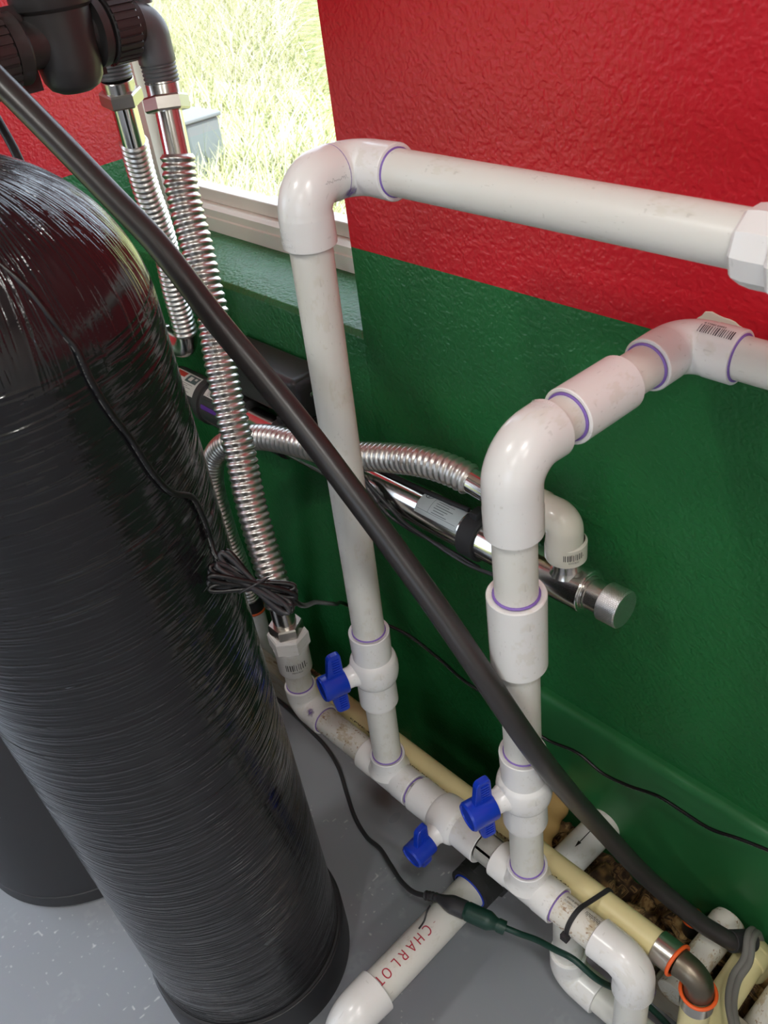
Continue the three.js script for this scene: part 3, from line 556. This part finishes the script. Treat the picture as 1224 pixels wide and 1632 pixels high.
{ // pipes passing into the wall through the channel
  const t = thing('wall_pipe', 'short white pipe with a black arrow entering the wall under the board', 'pipe');
  const p = part('pipe', rod([-0.581, 0.088, 0.16], [-0.577, 0.088, 0.03], 0.031), M.fitting, t); part('pipe', rod([-0.577, 0.088, 0.045], [-0.577, 0.088, 0.0], 0.033), M.pipe, t);
  part('arrow_print', wrap(V(-0.5785, 0.088, 0.062), V(-0.5795, 0.088, 0.115), 0.0313, V(0.12, 1, 0.4), 0.017, false, true), D.arrow, p);
  const f = thing('foam_stub', 'tan foam covered pipe stub beside the arrow pipe in the channel', 'pipe stub');
  part('stub', sweepPath(curveOf([[-0.685, 0.1, 0.012], [-0.672, 0.098, 0.05], [-0.655, 0.085, 0.12], [-0.645, 0.06, 0.16]]).getSpacedPoints(20), Array.from({ length: 21 }, (_, i) => 0.03 + 0.0025 * Math.sin(i * 1.3)), 24), M.tanFoam, f);
  const c = thing('stub_pipe', 'white capped pipe lying under the end of the black hose', 'pipe');
  part('pipe', rod([-0.316, 0.1, 0.21], [-0.311, 0.1, 0.06], 0.0242), M.dirtyPipe, c);
  part('cap', lathe([[0.0242, 0], [0.0285, 0.001], [0.0292, 0.003], [0.0292, 0.022], [0.026, 0.031], [0.016, 0.036], [0, 0.037]], [-0.312, 0.1, 0.072], [0.03, 0.1, -1], 36), M.dirtyPipe, c);
  const d = thing('yellow_stub_pipe', 'pale yellow pipe entering the wall at the right, beside the grey cable', 'pipe');
  part('pipe', rod([-0.25, 0.098, 0.3], [-0.256, 0.098, 0.06], 0.0245), M.yellow, d);
  part('bend', elbowGeo([-0.256, 0.098, 0.055], [0, 0, 1], [0, -1, 0], 0.03, 0.06, 0.0275, 0.027, 0.026, 0.01), M.yellow, d);
  const e = thing('steel_stub', 'short dark pipe with a red ring in the rubble behind the bronze elbow', 'pipe');
  part('pipe', rod([-0.365, -0.1, 0.06], [-0.363, 0.075, 0.065], 0.016), M.flex, e);
  part('red_ring', new THREE.TorusGeometry(0.016, 0.0035, 8, 30).rotateX(Math.PI / 2).translate(-0.363, 0.076, 0.065), M.orange, e);
  const h = thing('elbow_stub', 'grey white pipe end with a red ring at the right edge', 'pipe');
  part('pipe', rod([-0.205, 0.03, 0.16], [-0.19, 0.12, 0.1], 0.022), M.dirtyPipe, h);
  part('red_ring', new THREE.TorusGeometry(0.022, 0.003, 8, 30).applyQuaternion(new THREE.Quaternion().setFromUnitVectors(V(0, 0, 1), V(0.015, 0.09, -0.06).normalize())).translate(-0.204, 0.036, 0.156), M.orange, h);
}
{ // rubble and foam in the channel
  const nx = 260, nz = 26, g = new THREE.PlaneGeometry(1.2, 0.145, nx, nz); g.rotateX(-Math.PI / 2); g.translate(-0.1, 0, 0.0915);
  const p = g.attributes.position, n1 = vnoise(80, 80, 61), n2 = vnoise(200, 200, 67);
  for (let i = 0; i < p.count; i++) { const u = (p.getX(i) + 2) / 3, v = p.getZ(i) / 3; p.setY(i, -0.055 + 0.075 * n1(u, v) + 0.035 * n2(u, v)); }
  g.computeVertexNormals();
  const lumps = [metreUV(g)];
  for (let i = 0; i < 46; i++) {
    const s = rr(0.012, 0.034), q = new THREE.IcosahedronGeometry(s, 3), pp = q.attributes.position, o = rr(0, 9);
    for (let k = 0; k < pp.count; k++) { const d = 1 + 0.22 * Math.sin(pp.getX(k) / s * 3.1 + o) * Math.cos(pp.getY(k) / s * 2.7 + o) + 0.14 * Math.sin(pp.getZ(k) / s * 6 + o * 2); pp.setXYZ(k, pp.getX(k) * d * 1.3, pp.getY(k) * d * 0.75, pp.getZ(k) * d); }
    q.rotateY(o); q.translate(rr(-0.69, 0.1), rr(-0.02, 0.03), rr(0.03, 0.145)); q.computeVertexNormals(); lumps.push(metreUV(toCreasedNormals(q, 1.2)));
  }
  lumps.forEach((q) => { for (const k of Object.keys(q.attributes)) if (!['position', 'normal', 'uv'].includes(k)) q.deleteAttribute(k); });
  const m = part('foam_rubble', lumps, M.rubble, scene); m.userData = { kind: 'stuff', label: 'brown foam rubble and dirt filling the pipe channel along the wall', category: 'rubble' };
}
// spackle left on the wall above the right pipe
{
  const sh = new THREE.Shape(), N = 26; for (let i = 0; i < N; i++) { const a = (i / N) * Math.PI * 2, r = 1 + 0.13 * Math.sin(a * 3 + 1) + 0.07 * Math.sin(a * 7) + rr(-0.04, 0.04), x = Math.cos(a) * 0.031 * r, y = Math.sin(a) * 0.02 * r; i ? sh.lineTo(x, y) : sh.moveTo(x, y); }
  const g = new THREE.ExtrudeGeometry(sh, { depth: 0.001, bevelEnabled: true, bevelSize: 0.0006, bevelThickness: 0.0006, bevelSegments: 1 }); g.translate(-0.468, 1.115, 0.001);
  single('spackle_patch', g, M.spackle, 'beige spackle smear on the red wall behind the barcoded elbow', 'spackle');
}

// ------------------------------------------------------------------ tanks
{
  const t = thing('filter_tank', 'glossy black fibre-wound pressure tank on a black base', 'tank');
  const A = V(-0.922, 0, 0.608), d = V(0.06, 1, 0.049).normalize(), r = 0.166;
  const pr = [[0.1, 0.045], [r - 0.012, 0.06], [r - 0.003, 0.075], [r, 0.1], [r, 0.4], [r, 0.8], [r, 1.1], [r, 1.285]];
  for (let i = 1; i <= 26; i++) { const a = (i / 26) * (Math.PI / 2 - 0.32); pr.push([r * Math.cos(a), 1.285 + 0.162 * Math.sin(a)]); }
  part('barrel', lathe(pr, A, d, 128, 0), M.tank, t, 'glossy black barrel wound with glass fibre');
  part('base', lathe([[0, 0], [0.172, 0], [0.1745, 0.003], [0.1745, 0.086], [0.1735, 0.09], [0.169, 0.0925], [0.166, 0.0925]], V(-0.922, 0, 0.608), UP.clone().lerp(d, 0.55), 96), M.boot, t, 'matt black tank base');
  part('seam', lathe([[0.165, 0.094], [0.1695, 0.094], [0.1695, 0.099], [0.165, 0.1]], A, d, 96), M.rubber, t);
  part('neck', lathe([[0.055, 1.42], [0.062, 1.43], [0.062, 1.46], [0.05, 1.47], [0, 1.47]], A, d, 48), M.blackPoly, t);
}
{
  const t = thing('brine_tank', 'matt black plastic tank behind the glossy one, at the left edge', 'tank'), A = V(-1.445, 0, 0.665), r = 0.235;
  part('body', lathe([[0, 0], [r - 0.006, 0], [r, 0.006], [r, 0.035], [r - 0.002, 0.037], [r - 0.002, 0.041], [r, 0.043], [r, 0.84], [r - 0.004, 0.85], [0, 0.85]], A, UP, 96), M.brine, t);
  part('lid', lathe([[0, 0.85], [r + 0.006, 0.85], [r + 0.008, 0.853], [r + 0.008, 0.87], [r, 0.88], [0, 0.884]], A, UP, 96), M.brine, t);
  part('chalk_mark', wrap([-1.445, 0.285, 0.665], [-1.445, 0.33, 0.665], r + 0.0005, V(0.55, 0, 0.85), 0.09, false, true), D.scribble, t);
}
// ------------------------------------------------------------------ valve block with unions above the hoses
{
  const t = thing('valve_block', 'black plastic bypass valve block with ribbed union nuts at the top left', 'valve'), x = -1.322, y = 1.444, Z = V(0, 0, 1);
  const at = (z, dx = 0, dy = 0) => V(x + dx, y + dy, z);
  part('run_pipe', rod(at(0.17), at(0.47), 0.03), M.blackPoly, t);
  part('bowl', lathe([[0.0, -0.068], [0.022, -0.067], [0.034, -0.061], [0.041, -0.05], [0.044, -0.032], [0.0455, 0.0], [0.047, 0.035], [0.053, 0.04], [0.056, 0.05], [0.058, 0.12], [0.05, 0.14], [0, 0.14]], at(0.286), UP, 56), M.blackPoly, t, 'black valve bowl with a rounded bottom');
  const unionNut = (z, r, L) => {
    const g = [lathe([[0.03, 0], [r * 0.93, 0], [r, 0.003], [r, L - 0.003], [r * 0.93, L], [0.03, L]], at(z), Z, 56)];
    const n = 30; for (let i = 0; i < n; i++) { const a = (i / n) * Math.PI * 2, b = new THREE.BoxGeometry(r * 0.14, 0.004, L * 0.92); b.translate(0, r, 0); b.rotateZ(a); b.translate(x, y, z + L / 2); g.push(b.toNonIndexed()); }
    return g;
  };
  part('union_nut', unionNut(0.186, 0.046, 0.04), M.blackPoly, t, 'black ribbed union nut');
  part('union_nut', unionNut(0.375, 0.053, 0.042), M.blackPoly, t, 'black ribbed union nut');
  part('collar', lathe([[0.03, 0], [0.043, 0], [0.046, 0.003], [0.046, 0.014], [0.03, 0.016]], at(0.23), Z, 48), M.blackPoly, t);
  part('collar', lathe([[0.03, 0], [0.043, 0], [0.045, 0.003], [0.043, 0.02], [0.03, 0.022]], at(0.35), Z, 48), M.blackPoly, t);
  for (const [z0, z1] of [[0.235, 0.26], [0.335, 0.36]]) part('rib', box(x - 0.003, x + 0.003, y - 0.055, y + 0.05, z0, z1), M.blackPoly, t);
  // grey threaded bends down to the hoses
  part('threaded_bend', [elbowGeo([x, y, 0.15], Z, [0, -1, 0], 0.05, 0.058, 0.0275, 0.027, 0.024, 0.01), lathe([[0.013, 0.02], [0.013, 0.045], [0.0095, 0.047], [0.0095, 0.09], [0, 0.09]], [x, y, 0.15], UP, 28)], M.greyPlastic, t, 'grey plastic threaded bend');
  const threads = (c) => { const R = [], P = []; for (let i = 0; i <= 40; i++) { P.push(V(c.x, c.y - (i / 40) * 0.028, c.z)); R.push(0.0248 + 0.0018 * Math.pow(Math.sin((i / 40) * Math.PI * 5), 2)); } return sweepPath(P, R, 36); };
  part('thread', threads(V(x, y - 0.058, 0.15)), M.greyPlastic, t); part('gauge_tail', lathe([[0.0135, 0.047], [0.0135, 0.075], [0.012, 0.09], [0, 0.09]], [x, y, 0.15], UP, 6), M.greyPlastic, t);
  part('threaded_bend', elbowGeo([-1.453, y, 0.155], Z, [0, -1, 0], 0.05, 0.058, 0.0275, 0.027, 0.024, 0.01), M.greyPlastic, t);
  part('thread', threads(V(-1.453, y - 0.058, 0.155)), M.greyPlastic, t);
  part('run_pipe', rod([-1.453, y, 0.17], [-1.453, y, 0.47], 0.03), M.blackPoly, t);
  part('cross_body', [rbox(-1.52, -1.25, y - 0.05, y + 0.06, 0.46, 0.6, 0.02), rod([-1.3, y + 0.02, 0.54], [-0.84, 1.47, 0.68], 0.035)], M.blackPoly, t);
}
// ------------------------------------------------------------------ corrugated steel hoses
function hoseEnd(t, top, dir, turn, r = 0.0205) {   // thread collar, hexagon and plain tail, from "top" along dir
  const d = v3(dir).normalize(), a = v3(top);
  part('collar', lathe([[0.018, 0], [0.0255, 0], [0.0263, 0.001], [0.0263, 0.02], [0.018, 0.02]], a, d, 40), M.steel, t);
  part('hex_nut', hexNut(a.clone().addScaledVector(d, 0.017), d, 0.0345, 0.022, turn), M.nut, t);
  part('tail', rod(a.clone().addScaledVector(d, 0.036), a.clone().addScaledVector(d, 0.106), r), M.chrome, t);
}
{
  const t = thing('steel_hose', 'corrugated steel hose from the grey bend down to the white adapter', 'hose', 'corrugated steel hoses');
  const top = V(-1.322, 1.358, 0.15), d = dirTo([-1.322, 1.358, 0.15], [-1.303, 1.27, 0.164]);
  hoseEnd(t, top, d, 0.2);
  const s = top.clone().addScaledVector(d, 0.1);
  part('corrugation', ringed([s, [-1.296, 1.225, 0.174], [-1.283, 1.18, 0.183], [-1.271, 1.145, 0.188], [-1.258, 1.108, 0.195], [-1.245, 1.072, 0.203], [-1.232, 1.036, 0.21], [-1.216, 0.99, 0.224], [-1.194, 0.93, 0.241], [-1.172, 0.872, 0.254], [-1.155, 0.828, 0.264], [-1.138, 0.782, 0.276], [-1.124, 0.746, 0.285], [-1.104, 0.7, 0.295], [-1.08, 0.65, 0.305], [-1.06, 0.612, 0.313], [-1.049, 0.578, 0.318]], 0.027, 0.0034, 0.0118), M.hoseSteel, t);
  part('tail', rod([-1.047, 0.53, 0.318], [-1.049, 0.585, 0.318], 0.0205), M.steel, t);
  part('hex_nut', hexNut([-1.047, 0.517, 0.318], UP, 0.031, 0.022, 0.5), M.nut, t);
}
{
  const t = thing('steel_hose', 'corrugated steel hose hanging left of its twin, bending away near the wall', 'hose', 'corrugated steel hoses');
  const top = V(-1.453, 1.358, 0.155), d = dirTo([-1.453, 1.358, 0.155], [-1.468, 1.272, 0.147]);
  hoseEnd(t, top, d, 0.55);
  const s = top.clone().addScaledVector(d, 0.1);
  part('corrugation', ringed([s, [-1.493, 1.215, 0.135], [-1.51, 1.165, 0.125], [-1.524, 1.115, 0.113], [-1.538, 1.06, 0.103], [-1.562, 0.955, 0.096], [-1.572, 0.895, 0.09], [-1.576, 0.855, 0.088]], 0.0246, 0.0034, 0.0108), M.hoseSteel, t);
  part('tail', tube([[-1.576, 0.862, 0.088], [-1.579, 0.84, 0.088], [-1.59, 0.824, 0.09], [-1.612, 0.82, 0.095], [-1.66, 0.828, 0.1], [-1.7, 0.83, 0.1]], 0.021, 30, 28), M.steel, t);
  part('hex_nut', hexNut([-1.655, 0.828, 0.1], [-1, 0.02, 0], 0.031, 0.024, 0.2), M.nut, t);
}
{
  const t = thing('steel_hose', 'corrugated steel hose arching along the wall over the chrome lamp tube', 'hose', 'corrugated steel hoses');
  part('corrugation', ringed([[-0.792, 0.822, 0.092], [-0.83, 0.826, 0.095], [-0.887, 0.822, 0.1], [-0.956, 0.805, 0.105], [-1.032, 0.783, 0.112], [-1.096, 0.77, 0.12], [-1.159, 0.764, 0.13], [-1.243, 0.755, 0.142], [-1.308, 0.737, 0.15], [-1.379, 0.704, 0.16], [-1.437, 0.655, 0.165], [-1.469, 0.6, 0.168], [-1.482, 0.54, 0.168], [-1.487, 0.48, 0.165], [-1.497, 0.41, 0.158], [-1.503, 0.33, 0.148], [-1.51, 0.24, 0.138], [-1.518, 0.2, 0.132]], 0.0252, 0.0038, 0.0118), M.hoseSteel, t);
  part('tail', rod([-0.71, 0.81, 0.09], [-0.796, 0.822, 0.092], 0.0195), M.chrome, t);
  part('hex_nut', hexNut([-0.712, 0.812, 0.09], [1, 0, 0], 0.03, 0.03, 0.3), M.brass, t);
  part('collar', rod([-1.518, 0.205, 0.132], [-1.522, 0.155, 0.128], 0.026), M.rubber, t);
  part('orange_ring', new THREE.TorusGeometry(0.026, 0.0035, 10, 32).rotateX(Math.PI / 2).translate(-1.522, 0.158, 0.128), M.orange, t);
  part('pipe', rod([-1.522, 0.155, 0.128], [-1.524, -0.02, 0.125], PR), M.fitting, t);
}
// ------------------------------------------------------------------ ultraviolet lamp tube on the wall
{
  const t = thing('lamp_chamber', 'chrome ultraviolet steriliser tube on the wall with a knurled end cap', 'steriliser'), y = 0.702, z = 0.076, X = V(1, 0, 0), P = (x) => V(x, y, z);
  part('chamber', lathe([[0, 0], [0.032, 0], [0.0335, 0.0015], [0.0335, 0.893], [0.0325, 0.8945], [0.029, 0.895], [0.0285, 0.8955], [0, 0.8955]], P(-1.48), X, 72), M.chrome, t, 'polished chrome tube');
  part('end_neck', lathe([[0.0, 0], [0.0255, 0], [0.0265, 0.001], [0.0265, 0.005], [0.024, 0.006], [0.024, 0.034], [0, 0.034]], P(-0.585), X, 48), M.steel, t);
  part('end_cap', lathe([[0.02, 0], [0.0285, 0], [0.0295, 0.001], [0.0295, 0.03], [0.0275, 0.032], [0, 0.032]], P(-0.556), X, 64), M.alu, t, 'knurled aluminium end cap');
  // black electronics head at the left end
  const head = part('head', [lathe([[0.033, 0], [0.04, 0.001], [0.044, 0.004], [0.047, 0.06], [0.047, 0.13], [0.052, 0.132], [0.052, 0.15], [0.045, 0.152], [0.038, 0.16], [0.038, 0.28], [0, 0.29]], P(-1.41), [-1, 0, 0], 56)], M.blackPoly, t, 'black plastic head');
  for (let i = 0; i < 10; i++) { const g = rbox(-1.53, -1.42, y + 0.0435, y + 0.049, z - 0.004, z + 0.004, 0.0015, 2); g.translate(0, -y, -z); g.rotateX((i / 10) * Math.PI * 2 + 0.2); g.translate(0, y, z); part('fin', g, M.blackPoly, head); }
  part('label_plate', wrap(P(-1.53), P(-1.43), 0.0486, V(0, 0.8, 0.35), 0.036), D.lamp, t, 'grey label');
  part('violet_band', wrap(P(-1.53), P(-1.42), 0.0488, V(0, 0.32, 0.95), 0.009), M.violet, t, 'violet stripe');
  part('warning_label', wrap(P(-1.68), P(-1.575), 0.0384, V(0.1, 0.85, 0.5), 0.05), D.lamp, t, 'white warning label with a red square');
  // clips and the silver plate
  for (const cx of [-0.8, -1.3]) part('clip', [lathe([[0.034, 0], [0.0385, 0], [0.0395, 0.001], [0.0395, 0.031], [0.0385, 0.032], [0.034, 0.032]], P(cx - 0.016), X, 48), rbox(cx - 0.016, cx + 0.016, y - 0.02, y + 0.02, 0.0, z - 0.03, 0.002), rbox(cx - 0.008, cx + 0.008, y + 0.036, y + 0.05, z - 0.012, z + 0.01, 0.002)], M.rubber, t, 'black mounting clip');
  part('silver_label', wrap(P(-0.915), P(-0.822), 0.0341, V(0, 1, 0.35), 0.052), D.uv, t, 'silver printed label');
  part('sensor_lead', tube([[-1.2, y + 0.034, z + 0.004], [-1.1, y + 0.0365, z + 0.002], [-1.0, y + 0.037, z + 0.001], [-0.93, y + 0.037, z], [-0.87, y + 0.038, z - 0.002], [-0.82, y + 0.04, z - 0.003]], 0.0042, 60, 10), M.rubber, t);
  // port and ivory bend to the hose
  part('port', lathe([[0.026, 0.024], [0.0225, 0.031], [0.0215, 0.036], [0.0215, 0.05], [0, 0.05]], V(-0.622, y, z + 0.004), UP, 40), M.steel, t);
  const e = part('inlet_bend', [elbowGeo([-0.622, 0.822, 0.086], [0, -1, 0], [-1, 0, 0], 0.062, 0.058, 0.0285, 0.0268, 0.017, 0.02), lathe([[0.02, 0], [0.029, 0], [0.03, 0.001], [0.03, 0.03], [0.0265, 0.034]], V(-0.622, 0.755, 0.082), UP, 40)], M.ivory, t, 'ivory plastic bend');
  part('barcode_print', wrap(V(-0.622, 0.764, 0.083), V(-0.622, 0.782, 0.083), 0.0304, V(0.8, 0, 0.5), 0.034, false, true), D.small, e);
}
{
  const t = thing('ballast_box', 'black ballast box on the wall above the chrome tube', 'power supply');
  part('case', rbox(-1.5, -1.235, 0.757, 0.846, 0.001, 0.085, 0.014, 4), M.blackPoly, t);
  part('end_cap', rbox(-1.25, -1.222, 0.762, 0.84, 0.004, 0.08, 0.012, 4), M.rubber, t);
  part('screw', lathe([[0, 0], [0.005, 0], [0.005, 0.003], [0.002, 0.004], [0, 0.004]], [-1.222, 0.828, 0.04], [1, 0, 0], 16), M.steel, t);
  part('screw', lathe([[0, 0], [0.005, 0], [0.005, 0.003], [0.002, 0.004], [0, 0.004]], [-1.222, 0.815, 0.055], [1, 0, 0], 16), M.steel, t);
}
{
  const t = thing('lamp_cable', 'black lamp cable with a moulded plug hanging over the chrome tube', 'cable');
  part('wire', tube([[-1.222, 0.79, 0.04], [-1.19, 0.788, 0.05], [-1.14, 0.77, 0.068], [-1.09, 0.762, 0.1], [-1.04, 0.758, 0.118], [-1.0, 0.735, 0.12], [-0.97, 0.715, 0.119], [-0.93, 0.69, 0.116], [-0.88, 0.68, 0.114], [-0.82, 0.676, 0.117], [-0.78, 0.674, 0.116], [-0.72, 0.676, 0.108]], 0.0033, 90, 10), M.cable, t);
  part('wire', tube([[-1.03, 0.754, 0.12], [-0.995, 0.715, 0.121], [-0.97, 0.69, 0.117], [-0.93, 0.672, 0.108], [-0.86, 0.664, 0.1], [-0.78, 0.661, 0.1]], 0.003, 60, 10), M.cable, t);
  part('plug', sweepPath(curveOf([[-1.06, 0.765, 0.118], [-1.04, 0.752, 0.121], [-1.0, 0.725, 0.123], [-0.985, 0.713, 0.1235]]).getSpacedPoints(24), Array.from({ length: 25 }, (_, i) => (i % 6 < 1 ? 0.0062 : 0.0076) - (i > 18 ? 0.002 : 0)), 18), M.cable, t);
}

// ------------------------------------------------------------------ black hose crossing the picture
{
  const t = thing('drain_hose', 'thick black plastic hose slanting down across the risers to the floor', 'hose');
  part('tube', tube([[-1.32, 1.64, 0.53], [-1.207, 1.539, 0.503], [-1.097, 1.443, 0.477], [-1.024, 1.379, 0.46], [-0.969, 1.33, 0.448], [-0.913, 1.28, 0.436], [-0.833, 1.2, 0.428], [-0.775, 1.144, 0.42], [-0.715, 1.086, 0.414], [-0.666, 1.036, 0.41], [-0.616, 0.978, 0.403], [-0.556, 0.908, 0.396], [-0.5, 0.835, 0.389], [-0.458, 0.745, 0.37], [-0.45, 0.61, 0.313], [-0.443, 0.435, 0.232], [-0.396, 0.285, 0.170], [-0.352, 0.220, 0.141], [-0.320, 0.187, 0.125], [-0.299, 0.171, 0.114], [-0.28, 0.159, 0.104], [-0.270, 0.150, 0.094]], 0.0142, 220, 24), M.hoseBlack, t);
  part('fitting', rod([-0.281, 0.159, 0.105], [-0.262, 0.138, 0.07], 0.0172), M.rubber, t);
}
single('thin_tube', tube([[-1.47, 1.4, 0.38], [-1.427, 1.373, 0.378], [-1.399, 1.342, 0.379], [-1.375, 1.31, 0.381], [-1.35, 1.24, 0.385], [-1.34, 0.9, 0.42], [-1.34, 0.885, 0.43]], 0.0068, 60, 14), M.flex, 'thin black tube rising behind the glossy tank beside the valve block', 'tube');

// ------------------------------------------------------------------ cables
const coilC = V(-0.68, 0.984, 0.548), cU = V(0.0262, -0.033, -0.029), cV = V(0.0, 0.0185, -0.0215), cW = V(0.692, 0.627, 0.358);
{
  const t = thing('sensor_cable', 'thin black printed cable running down the glossy tank into a tied coil', 'cable');
  const start = coilC.clone().addScaledVector(cU, -0.3).addScaledVector(cV, 0.25).addScaledVector(cW, 0.006);
  part('lead', tube([[-0.75, 1.41, 0.688], [-0.738, 1.4, 0.683], [-0.726, 1.389, 0.677], [-0.715, 1.377, 0.671], [-0.707, 1.367, 0.666], [-0.699, 1.354, 0.661], [-0.69, 1.333, 0.656], [-0.685, 1.316, 0.651], [-0.682, 1.307, 0.648], [-0.678, 1.276, 0.646], [-0.68, 1.245, 0.639], [-0.685, 1.205, 0.626], [-0.691, 1.158, 0.613], [-0.697, 1.128, 0.599], [-0.71, 1.102, 0.574], [-0.716, 1.078, 0.567], [-0.718, 1.054, 0.564], [-0.718, 1.036, 0.564], [-0.71, 1.022, 0.567], start], 0.0031, 160, 10), M.cablePrinted, t);
  // eight long turns fanned out like a bow and pinched where they are tied
  for (let k = 0; k < 9; k++) {
    const pts = [], th = [-0.62, -0.45, -0.3, -0.12, 0.05, 0.2, 0.38, 0.55, 0.72][k], len = [0.86, 0.95, 1, 0.9, 1, 0.96, 0.92, 0.88, 0.8][k], wd = 0.2 + 0.05 * (k % 3);
    for (let i = 0; i < 32; i++) {
      const q = (i / 32) * Math.PI * 2, x = Math.cos(q) * len, y = Math.sin(q) * wd * (0.35 + 0.65 * x * x), lean = x * Math.tan(th) * (x < 0 ? 0.85 : 0.6);
      pts.push(coilC.clone().addScaledVector(cU, x).addScaledVector(cV, (lean + y) * 1.35).addScaledVector(cW, 0.003 + 0.0055 * Math.sin(k * 2.4) + 0.004 * Math.sin(q + k)));
    }
    const c = new THREE.CatmullRomCurve3(pts, true, 'centripetal'), n = 120;
    part('turn', sweepPath(c.getSpacedPoints(n), new Array(n + 1).fill(0.0028), 10, false), k % 2 ? M.cable : M.cablePrinted, t);
  }
  const tie = []; for (let i = 0; i < 20; i++) { const q = (i / 20) * Math.PI * 2; tie.push(coilC.clone().addScaledVector(cV, Math.sin(q) * 0.5).addScaledVector(cU, Math.sin(q) * 0.2).addScaledVector(cW, Math.cos(q) * 0.012 + 0.003)); }
  part('wire_tie', sweepPath(new THREE.CatmullRomCurve3(tie, true).getSpacedPoints(60), new Array(61).fill(0.0013), 8, false), M.cable, t);
  const e = coilC.clone().addScaledVector(cU, 0.98).addScaledVector(cV, 0.1);
  part('lead', tube([coilC.clone().addScaledVector(cU, 0.6).addScaledVector(cV, 0.35), e, [-0.744, 0.843, 0.435], [-0.83, 0.73, 0.35], [-0.92, 0.62, 0.27], [-0.905, 0.555, 0.22], [-0.86, 0.537, 0.2], [-0.821, 0.482, 0.17], [-0.796, 0.421, 0.14], [-0.764, 0.39, 0.12], [-0.718, 0.355, 0.1], [-0.665, 0.315, 0.08], [-0.605, 0.318, 0.07], [-0.556, 0.3, 0.065], [-0.51, 0.303, 0.06], [-0.452, 0.326, 0.06], [-0.406, 0.327, 0.06], [-0.363, 0.328, 0.06], [-0.313, 0.349, 0.06], [-0.257, 0.368, 0.06], [-0.1, 0.4, 0.06]], 0.003, 240, 10), M.cablePrinted, t);
}
{
  const t = thing('power_cord', 'black power cord on the grey floor ending in a moulded plug', 'cord');
  part('cord', tube([[-1.42, 0.006, 0.206], [-1.323, 0.006, 0.207], [-1.29, 0.006, 0.209], [-1.232, 0.006, 0.214], [-1.178, 0.006, 0.22], [-1.113, 0.006, 0.238], [-1.047, 0.006, 0.271], [-0.985, 0.01, 0.301], [-0.929, 0.02, 0.318], [-0.881, 0.04, 0.325], [-0.824, 0.07, 0.346], [-0.763, 0.11, 0.37], [-0.71, 0.15, 0.383], [-0.672, 0.178, 0.379]], 0.0044, 140, 12), M.cable, t);
  part('plug', sweepPath(curveOf([[-0.682, 0.172, 0.381], [-0.66, 0.184, 0.376], [-0.64, 0.186, 0.371], [-0.61, 0.186, 0.361]]).getSpacedPoints(30), Array.from({ length: 31 }, (_, i) => (i < 11 ? 0.0068 + (i % 3 === 0 ? 0.0016 : 0) : 0.0075 + 0.008 * step(10, 22, i))), 20), M.cable, t, 'black ribbed plug');
  part('wire_tie', tube([[-0.665, 0.172, 0.39], [-0.66, 0.175, 0.402], [-0.655, 0.168, 0.415], [-0.652, 0.168, 0.43]], 0.0016, 16, 8), M.cable, t);
}
{
  const t = thing('extension_cord', 'dark green extension cord with socket plugged onto the black plug', 'cord');
  part('socket', sweepPath(curveOf([[-0.61, 0.186, 0.361], [-0.59, 0.186, 0.355], [-0.565, 0.186, 0.347], [-0.545, 0.18, 0.338]]).getSpacedPoints(30), Array.from({ length: 31 }, (_, i) => (i < 2 ? 0.0145 : i < 18 ? 0.0158 : i < 25 ? 0.0158 - 0.006 * step(17, 25, i) : 0.0115)), 20), M.greenCord, t, 'dark green socket');
  part('cord', tube([[-0.55, 0.182, 0.34], [-0.52, 0.183, 0.33], [-0.49, 0.198, 0.326], [-0.455, 0.215, 0.326], [-0.42, 0.228, 0.324], [-0.385, 0.205, 0.315], [-0.363, 0.15, 0.282], [-0.339, 0.1, 0.25], [-0.28, 0.06, 0.24], [-0.2, 0.02, 0.24], [-0.05, 0.006, 0.26], [0.1, 0.006, 0.26]], 0.005, 120, 12), M.greenCord, t);
}
{
  const pts = [[-0.262, 0.08, 0.03], [-0.264, 0.15, 0.06], [-0.26, 0.17, 0.086], [-0.246, 0.17, 0.121], [-0.244, 0.17, 0.158], [-0.23, 0.17, 0.195], [-0.207, 0.17, 0.223], [-0.17, 0.165, 0.26], [-0.1, 0.12, 0.3], [-0.05, 0.006, 0.34]];
  const g = [tube(pts.map((p) => [p[0] - 0.0042, p[1], p[2]]), 0.0056, 70, 10), tube(pts.map((p) => [p[0] + 0.0042, p[1], p[2]]), 0.0056, 70, 10)];
  single('flat_cable', g, M.greyCable, 'grey flat cable draped over the yellow stub pipe', 'cable');
}
renderer.render(scene, camera);
